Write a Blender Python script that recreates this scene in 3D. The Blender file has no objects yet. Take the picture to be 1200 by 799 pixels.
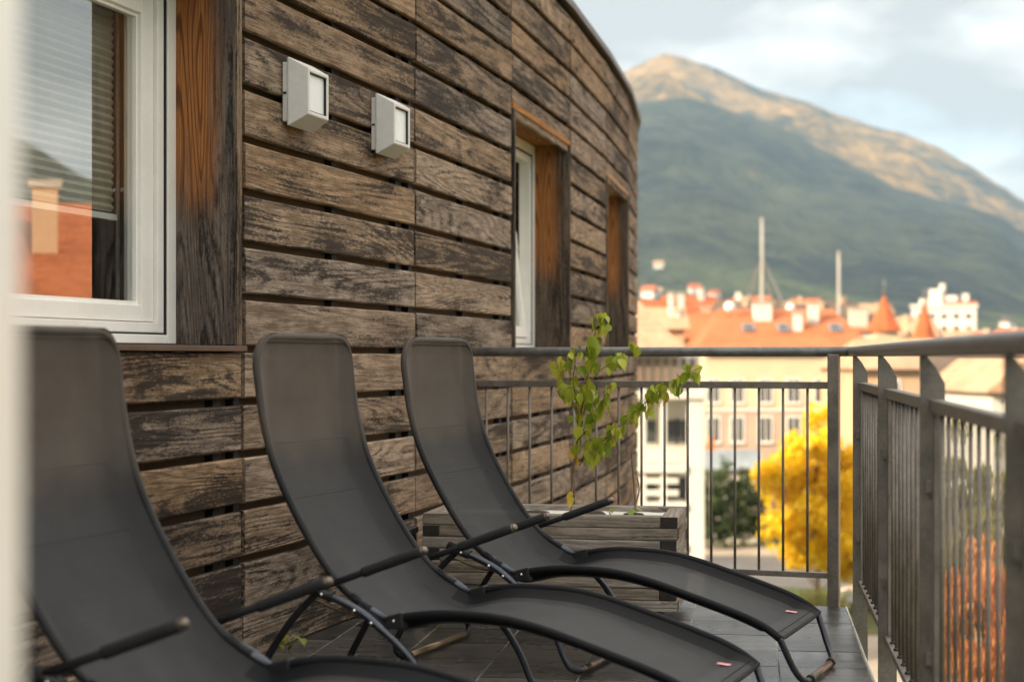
import bpy, math, random
from mathutils import Vector, Matrix, noise
R = math.radians
sc = bpy.context.scene
COL = sc.collection
random.seed(7)

# ------------------------------------------------------------------ camera
F, CH, HY = 2000.0, 1.05, 418.0          # focal length in photo pixels, eye height, horizon row
cam_d = bpy.data.cameras.new('camera'); cam = bpy.data.objects.new('camera', cam_d); COL.objects.link(cam)
cam_d.sensor_width = 36; cam_d.lens = 36 * F / 1200
cam_d.shift_y = (HY - 399.5) / 1200
cam_d.clip_start = 0.05; cam_d.clip_end = 30000
cam.location = (0, 0, CH); cam.rotation_euler = (R(90), 0, 0)
cam_d.dof.use_dof = True; cam_d.dof.focus_distance = 6.2; cam_d.dof.aperture_fstop = 2.6
sc.camera = cam

# ------------------------------------------------------------------ sky, sun, exposure
SUN_AZ, SUN_EL = 238.0, 24.0             # compass bearing of the sun (0 = +Y, clockwise), elevation
w = bpy.data.worlds.new('World'); sc.world = w; w.use_nodes = True
nt = w.node_tree; nt.nodes.clear()
wo = nt.nodes.new('ShaderNodeOutputWorld'); bg = nt.nodes.new('ShaderNodeBackground')
sky = nt.nodes.new('ShaderNodeTexSky'); sky.sky_type = 'NISHITA'; sky.sun_disc = False
sky.sun_elevation = R(SUN_EL); sky.sun_rotation = R(SUN_AZ); sky.air_density = 1.0; sky.dust_density = 1.5
bg.inputs['Strength'].default_value = 0.1
wtc = nt.nodes.new('ShaderNodeTexCoord')
wmp = nt.nodes.new('ShaderNodeMapping'); wmp.inputs['Scale'].default_value = (1, 1, 2.4); wmp.inputs['Location'].default_value = (5.41, 0.18, 0.15)
wn1 = nt.nodes.new('ShaderNodeTexNoise'); wn1.inputs['Scale'].default_value = 2.2; wn1.inputs['Detail'].default_value = 7; wn1.inputs['Roughness'].default_value = 0.55
wr1 = nt.nodes.new('ShaderNodeValToRGB'); wr1.color_ramp.elements[0].position = 0.27; wr1.color_ramp.elements[1].position = 0.42
wn2 = nt.nodes.new('ShaderNodeTexNoise'); wn2.inputs['Scale'].default_value = 4.6; wn2.inputs['Detail'].default_value = 6
wr2 = nt.nodes.new('ShaderNodeValToRGB')
wr2.color_ramp.elements[0].position = 0.42; wr2.color_ramp.elements[0].color = (3.7, 3.6, 3.55, 1)
wr2.color_ramp.elements[1].position = 0.71; wr2.color_ramp.elements[1].color = (15.5, 14.3, 12.5, 1)
wmx = nt.nodes.new('ShaderNodeMix'); wmx.data_type = 'RGBA'
L = nt.links.new
L(wtc.outputs['Generated'], wmp.inputs['Vector']); L(wmp.outputs['Vector'], wn1.inputs['Vector']); L(wmp.outputs['Vector'], wn2.inputs['Vector'])
L(wn1.outputs['Fac'], wr1.inputs['Fac']); L(wn2.outputs['Fac'], wr2.inputs['Fac'])
# an overcast sky is about three times as bright overhead as at the horizon
wsx = nt.nodes.new('ShaderNodeSeparateXYZ'); wm1 = nt.nodes.new('ShaderNodeMath'); wm1.operation = 'MULTIPLY_ADD'; wm1.use_clamp = True
wm1.inputs[1].default_value = 0.66; wm1.inputs[2].default_value = 0.34
wvm = nt.nodes.new('ShaderNodeVectorMath'); wvm.operation = 'SCALE'
L(wtc.outputs['Generated'], wsx.inputs[0]); L(wsx.outputs['Z'], wm1.inputs[0]); L(wr2.outputs['Color'], wvm.inputs[0]); L(wm1.outputs[0], wvm.inputs['Scale'])
L(wr1.outputs['Color'], wmx.inputs['Factor']); L(sky.outputs['Color'], wmx.inputs['A']); L(wvm.outputs['Vector'], wmx.inputs['B'])
L(wmx.outputs['Result'], bg.inputs['Color']); L(bg.outputs['Background'], wo.inputs['Surface'])
sd = bpy.data.lights.new('sun', 'SUN'); so = bpy.data.objects.new('sun', sd); COL.objects.link(so)
sd.energy = 2.9; sd.angle = R(0.6); sd.color = (1.0, 0.82, 0.58)
tosun = Vector((math.sin(R(SUN_AZ)) * math.cos(R(SUN_EL)), math.cos(R(SUN_AZ)) * math.cos(R(SUN_EL)), math.sin(R(SUN_EL))))
so.rotation_euler = tosun.to_track_quat('Z', 'Y').to_euler(); so.location = (0, 0, 40)
sc.view_settings.view_transform = 'Standard'; sc.view_settings.look = 'None'; sc.view_settings.gamma = 1
sc.view_settings.use_curve_mapping = False; sc.view_settings.exposure = 1.97
sc.cycles.use_denoising = True
sc.cycles.max_bounces = 8; sc.cycles.transparent_max_bounces = 12; sc.cycles.volume_bounces = 0
sc.cycles.sample_clamp_indirect = 6

# ------------------------------------------------------------------ mesh helpers
def at(px, py, Y):
    return Vector(((px - 600) * Y / F, Y, CH - (py - HY) * Y / F))

class MB:
    def __init__(s): s.v = []; s.f = []; s.sm = []
    def quad(s, a, b, c, d, sm=False):
        i = len(s.v); s.v += [tuple(a), tuple(b), tuple(c), tuple(d)]; s.f.append((i, i+1, i+2, i+3)); s.sm.append(sm)
    def box(s, x0, x1, y0, y1, z0, z1, M=None):
        i = len(s.v)
        p = [(x0,y0,z0),(x1,y0,z0),(x1,y1,z0),(x0,y1,z0),(x0,y0,z1),(x1,y0,z1),(x1,y1,z1),(x0,y1,z1)]
        s.v += [tuple(M @ Vector(q)) for q in p] if M else p
        for q in ((0,3,2,1),(4,5,6,7),(0,1,5,4),(1,2,6,5),(2,3,7,6),(3,0,4,7)): s.f.append(tuple(i+k for k in q)); s.sm.append(False)
        return s
    def hexa(s, p):                       # 8 points, bottom ring then top ring
        i = len(s.v); s.v += [tuple(q) for q in p]
        for q in ((0,3,2,1),(4,5,6,7),(0,1,5,4),(1,2,6,5),(2,3,7,6),(3,0,4,7)): s.f.append(tuple(i+k for k in q)); s.sm.append(False)
        return s
    def tube(s, pts, r, seg=10, caps=True):
        pts = [Vector(p) for p in pts]; n = len(pts)
        rr = r if isinstance(r, (list, tuple)) else [r] * n
        t0 = (pts[1] - pts[0]).normalized()
        nrm = t0.orthogonal().normalized(); base = len(s.v)
        for k in range(n):
            t = (pts[min(k+1, n-1)] - pts[max(k-1, 0)]).normalized()
            nrm = (nrm - t * nrm.dot(t)).normalized(); b = t.cross(nrm)
            for j in range(seg):
                a = 2 * math.pi * j / seg
                s.v.append(tuple(pts[k] + (nrm * math.cos(a) + b * math.sin(a)) * rr[k]))
        for k in range(n - 1):
            for j in range(seg):
                j2 = (j + 1) % seg
                s.f.append((base+k*seg+j, base+k*seg+j2, base+(k+1)*seg+j2, base+(k+1)*seg+j)); s.sm.append(True)
        if caps:
            s.f.append(tuple(base + j for j in range(seg))[::-1]); s.sm.append(False)
            s.f.append(tuple(base + (n-1)*seg + j for j in range(seg))); s.sm.append(False)
        return s
    def dome(s, c, d, r, seg=12, rings=5, full=False):
        c = Vector(c); d = Vector(d).normalized()
        lo = -1.0 if full else 0.0
        pts = []; rr = []
        for k in range(rings + 1):
            a = (lo + (1 - lo) * k / rings) * math.pi / 2
            pts.append(c + d * r * math.sin(a)); rr.append(max(r * math.cos(a), r * 0.02))
        return s.tube(pts, rr, seg)
    def grid(s, rows, sm=True):           # rows of points
        b = len(s.v); m = len(rows[0])
        for r_ in rows: s.v += [tuple(p) for p in r_]
        for i in range(len(rows) - 1):
            for j in range(m - 1):
                s.f.append((b+i*m+j, b+i*m+j+1, b+(i+1)*m+j+1, b+(i+1)*m+j)); s.sm.append(sm)
        return s
    def poly(s, pts, z0, z1):             # upright prism over a polygon
        i = len(s.v); n = len(pts)
        s.v += [(p[0], p[1], z0) for p in pts] + [(p[0], p[1], z1) for p in pts]
        s.f.append(tuple(i+k for k in range(n))[::-1]); s.f.append(tuple(i+n+k for k in range(n))); s.sm += [False, False]
        for k in range(n):
            k2 = (k+1) % n; s.f.append((i+k, i+k2, i+n+k2, i+n+k)); s.sm.append(False)
        return s
    def mesh(s, name, mat):
        me = bpy.data.meshes.new(name); me.from_pydata(s.v, [], s.f)
        me.polygons.foreach_set('use_smooth', s.sm)
        if mat: me.materials.append(mat)
        me.update(); return me
    def build(s, name, mat, parent=None, bevel=0, M=None):
        return link(name, s.mesh(name, mat), parent, bevel, M)

def link(name, me, parent=None, bevel=0, M=None):
    o = bpy.data.objects.new(name, me); COL.objects.link(o)
    if parent: o.parent = parent
    if M is not None: o.matrix_local = M
    if bevel:
        b = o.modifiers.new('bevel', 'BEVEL'); b.width = bevel; b.segments = 2; b.limit_method = 'ANGLE'
    return o

def tag(o, label=None, cat=None, group=None, kind=None):
    if label: o['label'] = label
    if cat: o['category'] = cat
    if group: o['group'] = group
    if kind: o['kind'] = kind
    return o

def thing(name, label, cat, loc=(0, 0, 0), rz=0, group=None):
    o = bpy.data.objects.new(name, None); COL.objects.link(o); o.location = loc; o.rotation_euler = (0, 0, rz)
    o.empty_display_size = 0.1
    return tag(o, label, cat, group)

def spline(pts, n=6):
    P = [Vector(p) for p in pts]; out = []
    for i in range(len(P) - 1):
        a, b, c, d = P[max(i-1, 0)], P[i], P[i+1], P[min(i+2, len(P)-1)]
        for k in range(n):
            t = k / n
            out.append(0.5 * ((2*b) + (c-a)*t + (2*a-5*b+4*c-d)*t*t + (3*b-a-3*c+d)*t**3))
    out.append(P[-1]); return out

def copy_tree(o, parent=None):
    c = o.copy(); COL.objects.link(c); c.parent = parent
    for ch in list(o.children): copy_tree(ch, c)
    return c

# ------------------------------------------------------------------ material helpers
class Mat:
    def __init__(s, name):
        s.m = bpy.data.materials.new(name); s.m.use_nodes = True; s.t = s.m.node_tree
        s.b = s.t.nodes['Principled BSDF']; s.out = s.t.nodes['Material Output']
    def n(s, typ, props=None, **inp):
        nd = s.t.nodes.new('ShaderNode' + typ)
        for k, v in (props or {}).items(): setattr(nd, k, v)
        for k, v in inp.items(): s.set(nd, k, v)
        return nd
    def set(s, nd, k, v):
        key = int(k[1:]) if k[0] == 'i' and k[1:].isdigit() else k
        sock = nd.inputs[key]
        if isinstance(v, bpy.types.NodeSocket): s.t.links.new(v, sock)
        elif isinstance(v, bpy.types.Node): s.t.links.new(v.outputs[0], sock)
        else: sock.default_value = v
    def math(s, op, a, b=0.0, c=0.0):
        nd = s.n('Math', {'operation': op}, i0=a, i1=b)
        if op in ('MULTIPLY_ADD', 'COMPARE', 'SMOOTH_MIN'): s.set(nd, 'i2', c)
        return nd.outputs[0]
    def mix(s, fac, a, b):
        nd = s.t.nodes.new('ShaderNodeMix'); nd.data_type = 'RGBA'
        for k, v in (('Factor', fac), ('A', a), ('B', b)):
            sock = nd.inputs[{'Factor': 0, 'A': 6, 'B': 7}[k]]
            if isinstance(v, bpy.types.NodeSocket): s.t.links.new(v, sock)
            else: sock.default_value = v if k == 'Factor' else (tuple(v) + (1,) if len(v) == 3 else v)
        return nd.outputs[2]
    def ramp(s, fac, lo, hi):
        nd = s.n('MapRange', {'interpolation_type': 'SMOOTHSTEP'}, i0=fac, i1=lo, i2=hi, i3=0.0, i4=1.0); return nd.outputs[0]
    def noise(s, vec, scale, detail=3, rough=0.5, dist=0.0):
        return s.n('TexNoise', None, Vector=vec, Scale=scale, Detail=detail, Roughness=rough, Distortion=dist).outputs[0]
    def coords(s, rnd=True, src='Object'):
        tc = s.n('TexCoord').outputs[src]
        if not rnd: return tc
        r_ = s.n('ObjectInfo').outputs['Random']
        off = s.n('CombineXYZ', None, X=s.math('MULTIPLY', r_, 37.3), Y=s.math('MULTIPLY', r_, 91.7), Z=s.math('MULTIPLY', r_, 53.1)).outputs[0]
        return s.n('VectorMath', {'operation': 'ADD'}, i0=tc, i1=off).outputs[0]
    def scale(s, vec, sx, sy, sz):
        return s.n('VectorMath', {'operation': 'MULTIPLY'}, i0=vec, i1=(sx, sy, sz)).outputs[0]
    def base(s, col, rough=0.6, metal=0.0, spec=0.5):
        for k, v in (('Base Color', col), ('Roughness', rough), ('Metallic', metal), ('Specular IOR Level', spec)):
            if k == 'Base Color' and not isinstance(v, bpy.types.NodeSocket): v = tuple(v) + (1,) if len(v) == 3 else v
            s.set(s.b, k, v)
        return s
    def bump(s, h, strength=0.3, dist=0.005):
        nd = s.n('Bump', None, Strength=strength, Distance=dist, Height=h); s.set(s.b, 'Normal', nd.outputs[0]); return s

def plain(name, col, rough=0.6, metal=0.0, var=0.25, scale=6.0, bump=0.15, bdist=0.004, rvar=0.15):
    """one colour with uneven tone, roughness and fine relief"""
    m = Mat(name); v = m.coords()
    n1 = m.noise(v, scale, 5, 0.6); n2 = m.noise(v, scale * 12, 3)
    k = m.math('ADD', m.math('MULTIPLY', n1, 0.7), m.math('MULTIPLY', n2, 0.3))
    lo = tuple(c * (1 - var) for c in col); hi = tuple(min(c * (1 + var), 1) for c in col)
    m.base(m.mix(m.ramp(k, 0.3, 0.7), lo, hi), m.math('MULTIPLY_ADD', n1, rvar * 2, rough - rvar), metal)
    m.bump(k, bump, bdist); return m.m

def wood(name, light, mid, dark, axis='x', thr=(0.445, 0.60), rings=150, bump=0.7, stain=None, roughness=0.8, spread=0.11):
    """weathered plank: growth-ring contours along the grain, fibres, worn dark patches"""
    m = Mat(name); raw = m.coords(False); v = m.coords(True)
    def S(a, b): return m.scale(v, a, b, b) if axis == 'x' else (m.scale(v, b, b, a) if axis == 'z' else m.scale(v, b, a, b))
    rnd = m.n('ObjectInfo').outputs['Random']; rnd2 = m.math('FRACT', m.math('MULTIPLY', rnd, 17.31)); rnd3 = m.math('FRACT', m.math('MULTIPLY', rnd, 71.7))
    n1 = m.noise(S(0.42, 4.4), 1.0, 1.4, 0.35, 0.1)
    ring = m.math('MULTIPLY_ADD', m.math('SINE', m.math('MULTIPLY', n1, m.math('MULTIPLY_ADD', rnd2, rings * 0.9, rings * 0.5))), 0.5, 0.5)
    ring = m.math('POWER', ring, 2.4)
    fib = m.noise(S(6.0, 240.0), 1.0, 4, 0.68)
    strk = m.noise(S(2.2, 48.0), 1.0, 4, 0.65)
    pat = m.noise(S(1.2, 7.5), 1.0, 5, 0.6, 0.2)
    spk = m.noise(S(34.0, 120.0), 1.0, 5, 0.78)
    blot = m.noise(S(6.0, 16.0), 1.0, 5, 0.72)
    a = m.math('ADD', m.math('MULTIPLY', fib, 0.6), m.math('MULTIPLY', strk, 0.4))
    a = m.math('ADD', a, m.math('MULTIPLY', m.math('SUBTRACT', blot, 0.5), 0.7))
    col = m.mix(m.ramp(a, 0.36, 0.62), mid, light)
    grey = m.n('HueSaturation', None, Saturation=m.math('MULTIPLY_ADD', rnd3, 0.40, 0.76), Value=m.math('MULTIPLY_ADD', rnd2, 0.35, 0.86), Color=col).outputs[0]
    col = m.mix(m.math('MULTIPLY', m.math('MULTIPLY', ring, m.ramp(blot, 0.36, 0.62)), 0.5), grey, tuple(0.28 * q for q in mid))
    k = m.math('ADD', m.math('MULTIPLY', pat, 0.66), m.math('MULTIPLY', blot, 0.34))
    k = m.math('ADD', k, m.math('MULTIPLY', m.math('SUBTRACT', spk, 0.5), 0.46))
    k = m.math('ADD', k, m.math('MULTIPLY', m.math('SUBTRACT', strk, 0.5), 0.52))
    k = m.math('ADD', k, m.math('MULTIPLY', m.math('SUBTRACT', ring, 0.35), 0.05))
    k = m.math('ADD', k, m.math('MULTIPLY', m.math('SUBTRACT', rnd, 0.5), spread))
    col = m.mix(m.math('MULTIPLY', m.ramp(k, *thr), 0.9), col, dark)
    if stain:
        col = stain(m, raw, col, fib)
    m.base(col, roughness, 0, 0.2)
    h = m.math('ADD', m.math('MULTIPLY', ring, -0.35), m.math('ADD', m.math('MULTIPLY', fib, 0.6), m.math('ADD', m.math('MULTIPLY', spk, 0.6), m.math('MULTIPLY', strk, 0.5))))
    m.bump(h, bump, 0.004); return m.m

def jamb_stain(m, raw, col, fib):
    """bare orange larch above, blackened by rain below and along the outer edge"""
    x = m.n('SeparateXYZ', None, Vector=raw)
    nz = m.noise(m.scale(raw, 9, 9, 1.6), 1.0, 5, 0.65)
    zz = m.math('ADD', x.outputs[2], m.math('MULTIPLY', m.math('SUBTRACT', nz, 0.5), 0.75))
    up = m.ramp(zz, 1.42, 1.80)
    edge = m.ramp(m.math('ADD', x.outputs[1], m.math('MULTIPLY', m.math('SUBTRACT', nz, 0.5), 0.09)), 0.035, 0.115)
    g = m.math('MULTIPLY', up, edge)
    orange = m.mix(m.ramp(fib, 0.3, 0.7), (0.25, 0.088, 0.026), (0.43, 0.185, 0.060))
    rg = m.noise(m.scale(raw, 9, 9, 0.75), 1.0, 1.5, 0.4, 0.2)
    ln = m.ramp(m.math('SINE', m.math('MULTIPLY', rg, 95.0)), 0.3, 0.95)
    orange = m.mix(m.math('MULTIPLY', ln, 0.75), orange, (0.10, 0.032, 0.009))
    return m.mix(g, col, orange)

W_LIGHT, W_MID, W_DARK = (0.365, 0.262, 0.178), (0.132, 0.087, 0.053), (0.010, 0.0074, 0.0058)
M = {}
M['board'] = wood('weathered_larch', W_LIGHT, W_MID, W_DARK)
M['jamb'] = wood('stained_larch_jamb', (0.16, 0.12, 0.09), (0.07, 0.05, 0.038), (0.012, 0.010, 0.009), axis='z', stain=jamb_stain)
M['trimwood'] = wood('grey_larch_trim', (0.27, 0.2, 0.14), (0.14, 0.095, 0.06), W_DARK, axis='z')
M['soffit'] = wood('orange_larch', (0.42, 0.20, 0.065), (0.27, 0.115, 0.035), (0.06, 0.03, 0.015), thr=(0.62, 0.8))
M['batten'] = plain('black_batten', (0.012, 0.011, 0.010), 0.9)
M['backing'] = plain('brown_wall_backing', (0.10, 0.060, 0.029), 0.9)
M['planter'] = wood('grey_larch_beam', (0.34, 0.29, 0.235), (0.165, 0.135, 0.105), (0.04, 0.033, 0.027), thr=(0.54, 0.72))
M['planter_end'] = plain('dark_end_grain', (0.024, 0.019, 0.015), 0.9, var=0.5, scale=40)
M['white_pvc'] = plain('white_window_paint', (0.83, 0.80, 0.74), 0.38, var=0.05, bump=0.03)
M['gasket'] = plain('black_gasket', (0.012, 0.012, 0.012), 0.7)
M['sill'] = plain('brown_sill_metal', (0.10, 0.075, 0.055), 0.45, 0.6)
M['lamp'] = plain('lamp_grey_plastic', (0.62, 0.60, 0.565), 0.5, var=0.08, scale=4, bump=0.05)
M['lampglass'] = plain('frosted_lamp_glass', (0.80, 0.80, 0.76), 0.22, var=0.06, scale=8, bump=0.05)
M['rail'] = plain('weathered_grey_steel', (0.165, 0.144, 0.122), 0.45, 0.35, var=0.35, scale=9, bump=0.12, rvar=0.12)
M['handrail'] = plain('worn_grey_handrail', (0.145, 0.140, 0.135), 0.42, 0.45, var=0.4, scale=14, bump=0.12, rvar=0.15)
M['edge'] = plain('pale_metal_edge', (0.45, 0.43, 0.38), 0.45, 0.4)
M['tube'] = plain('graphite_tube', (0.060, 0.067, 0.080), 0.32, 0.75, var=0.2, bump=0.04, rvar=0.08)
M['tube_dark'] = plain('black_tube', (0.016, 0.016, 0.018), 0.4, 0.3, var=0.2, bump=0.05)
M['tube_bronze'] = plain('bronze_rod', (0.26, 0.19, 0.12), 0.35, 0.8, var=0.2, bump=0.05)
M['ferrule'] = plain('dull_bronze_bar', (0.14, 0.11, 0.085), 0.3, 0.8, var=0.2, bump=0.04)
M['foam'] = plain('black_foam_grip', (0.010, 0.010, 0.011), 0.75, var=0.4, scale=60, bump=0.5, bdist=0.003)
M['cap'] = plain('worn_steel_cap', (0.17, 0.14, 0.115), 0.38, 0.85, var=0.3, scale=50)
M['bolt'] = plain('bright_bolt', (0.7, 0.69, 0.66), 0.25, 0.9)
M['plastic'] = plain('black_plastic', (0.012, 0.012, 0.013), 0.45)
M['tag'] = plain('pink_tag', (0.72, 0.30, 0.33), 0.6, var=0.25, scale=90)
M['liner'] = plain('white_liner', (0.72, 0.70, 0.64), 0.8, var=0.12, scale=18, bump=0.3, bdist=0.01)
M['soil'] = plain('dark_soil', (0.035, 0.026, 0.018), 0.95, var=0.5, scale=40, bump=0.6, bdist=0.01)
M['bark'] = plain('young_bark', (0.16, 0.095, 0.055), 0.8, var=0.4, scale=40, bump=0.4)
M['darkbark'] = plain('tree_bark', (0.075, 0.055, 0.04), 0.85, var=0.4, scale=8, bump=0.5, bdist=0.03)

def fabric():
    m = Mat('charcoal_mesh_fabric'); v = m.coords(False)
    n1 = m.noise(v, 7, 4); n2 = m.noise(m.scale(v, 600, 600, 600), 1.0, 1)
    wv = m.n('TexWave', {'wave_type': 'BANDS', 'bands_direction': 'Y'}, Vector=v, Scale=150.0, Distortion=0.0).outputs['Fac']
    wx = m.n('TexWave', {'wave_type': 'BANDS', 'bands_direction': 'DIAGONAL'}, Vector=m.scale(v, 1, 0, 1), Scale=150.0).outputs['Fac']
    k = m.math('ADD', m.math('MULTIPLY', n1, 0.6), m.math('MULTIPLY', n2, 0.4))
    zz = m.n('SeparateXYZ', None, Vector=v).outputs[2]
    hd = m.ramp(m.math('ADD', zz, m.math('MULTIPLY', m.math('SUBTRACT', n1, 0.5), 0.05)), 0.70, 0.83)      # the padded head panel is a browner weave
    body = m.mix(m.ramp(k, 0.3, 0.7), (0.0095, 0.0097, 0.0108), (0.0215, 0.0215, 0.0225)); head = m.mix(m.ramp(k, 0.3, 0.7), (0.050, 0.041, 0.034), (0.078, 0.065, 0.053))
    dust = m.ramp(m.noise(m.scale(v, 3, 5, 3), 1.0, 6, 0.7), 0.5, 0.75)
    m.base(m.mix(m.math('MULTIPLY', dust, 0.25), m.mix(hd, body, head), (0.06, 0.054, 0.048)), 0.55, 0, 0.22)
    m.b.inputs['Sheen Weight'].default_value = 0.10; m.b.inputs['Sheen Roughness'].default_value = 0.4
    m.bump(m.math('ADD', wv, wx), 0.25, 0.001)
    tr = m.n('BsdfTransparent', None, Color=(0.9, 0.88, 0.86, 1)); mx = m.n('MixShader', None, i0=0.025, i1=m.b.outputs[0], i2=tr.outputs[0])
    m.t.links.new(mx.outputs[0], m.out.inputs['Surface']); return m.m
M['fabric'] = fabric()
M['sleeve'] = plain('charcoal_sleeve_fabric', (0.0072, 0.0076, 0.0088), 0.6, var=0.25, scale=300, bump=0.25, bdist=0.001)

def glass(name, f0=0.2, tint=(0.93, 0.96, 0.94)):
    m = Mat(name); fc = m.n('LayerWeight', None, Blend=0.5).outputs['Facing']
    fr = m.math('MULTIPLY_ADD', m.math('POWER', fc, 4.0), 1 - f0, f0)
    gl = m.n('BsdfGlossy', None, Roughness=0.0, Color=(1, 1, 1, 1)); tr = m.n('BsdfTransparent', None, Color=tint + (1,))
    mx = m.n('MixShader', None, i0=fr, i1=tr.outputs[0], i2=gl.outputs[0])
    m.t.links.new(mx.outputs[0], m.out.inputs['Surface']); return m.m
M['glass'] = glass('window_glass', 0.30)

def leafmat(name, c0, c1, trans=0.35):
    m = Mat(name); r_ = m.n('ObjectInfo').outputs['Random']; g = m.n('Attribute', {'attribute_name': 'tone'}).outputs['Fac']
    k = m.math('FRACT', m.math('ADD', r_, g)); col = m.mix(k, c0, c1)
    m.base(col, 0.45, 0, 0.4)
    tl = m.n('BsdfTranslucent', None, Color=col); mx = m.n('MixShader', None, i0=trans, i1=m.b.outputs[0], i2=tl.outputs[0])
    m.t.links.new(mx.outputs[0], m.out.inputs['Surface']); return m.m
M['leaf'] = leafmat('sapling_leaf', (0.14, 0.22, 0.014), (0.48, 0.48, 0.045))
M['leaf_yellow'] = leafmat('yellowed_leaf', (0.50, 0.26, 0.015), (0.55, 0.40, 0.05))
M['crown_yellow'] = leafmat('yellow_foliage', (0.82, 0.53, 0.008), (0.92, 0.72, 0.03), 0.5)
M['crown_green'] = leafmat('green_foliage', (0.03, 0.055, 0.015), (0.075, 0.11, 0.03), 0.25)
M['crown_olive'] = leafmat('olive_foliage', (0.20, 0.20, 0.05), (0.42, 0.38, 0.11), 0.4)
M['crown_red'] = leafmat('red_foliage', (0.62, 0.20, 0.06), (0.78, 0.38, 0.10), 0.4)

M['sleeve'].node_tree.nodes['Principled BSDF'].inputs['Specular IOR Level'].default_value = 0.16
def slate():
    m = Mat('slate_tile'); v = m.coords(True)
    st = m.noise(m.scale(v, 2.2, 26, 1), 1.0, 5, 0.65, 0.4); n2 = m.noise(m.scale(v, 30, 140, 1), 1.0, 4, 0.65); n3 = m.noise(v, 3.2, 4)
    k = m.math('ADD', m.math('MULTIPLY', st, 0.6), m.math('MULTIPLY', n2, 0.4))
    rnd = m.math('MULTIPLY', m.math('SUBTRACT', m.n('ObjectInfo').outputs['Random'], 0.5), 0.14)
    col = m.mix(m.ramp(m.math('ADD', k, rnd), 0.36, 0.66), (0.008, 0.008, 0.0082), (0.110, 0.103, 0.094))
    m.base(col, m.math('MULTIPLY_ADD', n3, 0.3, 0.14), 0, 0.6); m.bump(k, 0.4, 0.002); return m.m
M['slate'] = slate()
M['grout'] = plain('pale_grout', (0.36, 0.345, 0.32), 0.9, var=0.35, scale=5)
M['concrete'] = plain('concrete', (0.34, 0.32, 0.29), 0.85, var=0.15, scale=1.0)
# ------------------------------------------------------------------ the curved timber building
PW = 1.755                                   # width of one facade panel
ANG = [22.0, 20.0, 17.5, 15.5, 16.5, 14.1, 12.3, 10.7, 9.3, 6.8, 2.0, -4.0, -11.0]   # bearing of each panel; index 4 carries the lamps
K0 = 3                                       # the large window's panel
def pdir(a): return Vector((math.sin(R(a)), math.cos(R(a)), 0))
PTS = {4: Vector((-0.926, 5.88, 0))}
for i in range(4, len(ANG)): PTS[i+1] = PTS[i] + pdir(ANG[i]) * PW
for i in range(3, -1, -1): PTS[i] = PTS[i+1] - pdir(ANG[i]) * PW
def panel_M(i): return Matrix.Translation(PTS[i]) @ Matrix.Rotation(R(90 - ANG[i]), 4, 'Z')     # local x along the wall, y into the wall
ZG, PITCH, ROOF, SILL, HEAD = 0.894, 0.1815, 3.27, 1.09, 2.40
WIN = {3, 6, 8}                              # panels that hold a window
GROUND = -10.0

bld = thing('timber_building', 'curved building clad in weathered horizontal larch boards, at left', 'building', PTS[4])
IB = Matrix.Translation(-PTS[4])             # world -> building local
def bmat(i): return IB @ panel_M(i)
board_me = []
for q in range(4):
    mb = MB(); hz = PITCH / 2 - 0.0130; c = 0.006; x0, x1 = 0.013, PW - 0.013
    prof = [(0.0, -hz + c), (c, -hz), (0.024, -hz), (0.024, hz), (c, hz), (0.0, hz - c)]
    n = 7; rows = []
    rr = random.Random(q)
    for k in range(n):
        x = x0 + (x1 - x0) * k / (n - 1); wob = rr.uniform(-0.0022, 0.0022); up = rr.uniform(-0.0016, 0.0016)
        rows.append([(x, y + wob, z + up) for y, z in prof + prof[:1]])
    mb.grid(rows, False)
    mb.f.append(tuple(range(6))); mb.sm.append(False)
    b = 7 * (n - 1); mb.f.append(tuple(b + j for j in range(6))[::-1]); mb.sm.append(False)
    board_me.append(mb.mesh('board', M['board']))
def short_board(h):
    mb = MB(); mb.box(0.006, PW - 0.006, 0, 0.024, -h/2, h/2); return mb.mesh('board', M['board'])
rb = random.Random(11)
for i in range(2, len(ANG)):
    lowest = 0 if i <= 4 else -3
    if i > 10: lowest = 4
    for k in range(lowest - 5, 14):
        zc = ZG + PITCH * (k + 0.5)
        if zc + PITCH/2 > ROOF + 0.05: continue
        if i in WIN and SILL - 0.06 < zc < HEAD - 0.02: continue
        if i == 3 and 3.0 < zc: pass
        o = link('board', board_me[rb.randrange(4)], bld)
        o.matrix_local = bmat(i) @ Matrix.Translation((0, rb.uniform(-0.003, 0.003), zc)) @ Matrix.Rotation(rb.uniform(-0.0012, 0.0012), 4, 'Y')
# shell behind the boards, battens, roof
for i in range(len(ANG)):
    mb = MB()
    zs = [(GROUND, ROOF)] if i not in WIN else [(GROUND, SILL - 0.03), (HEAD + 0.03, ROOF)]
    for z0, z1 in zs: mb.box(-0.004, PW + 0.004, 0.055, 0.22, z0, z1)
    mb.build('wall', M['backing'], bld, M=bmat(i))
    for xb in (0.0, PW * 0.5, PW - 0.16):
        for z0, z1 in zs: MB().box(xb - 0.028, xb + 0.028, 0.0245, 0.0545, max(z0, -0.9), z1 - 0.01).build('batten', M['batten'], bld, M=bmat(i))
ring_o, ring_i = [], []
n_p = len(ANG) + 1
out = [PTS[i] + Vector((math.cos(R(ANG[min(i, n_p-2)])), -math.sin(R(ANG[min(i, n_p-2)])), 0)) * 0.035 for i in range(n_p)]
poly = [p - PTS[4] for p in out] + [PTS[n_p-1] + Vector((-9, 2, 0)) - PTS[4], PTS[0] + Vector((-7, 2, 0)) - PTS[4]]
MB().poly(poly, ROOF + 0.004, ROOF + 0.05).build('roof', M['sill'], bld)
poly2 = [PTS[i] - PTS[4] + Vector((-0.3, 0.05, 0)) for i in range(n_p)] + poly[-2:]
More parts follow.
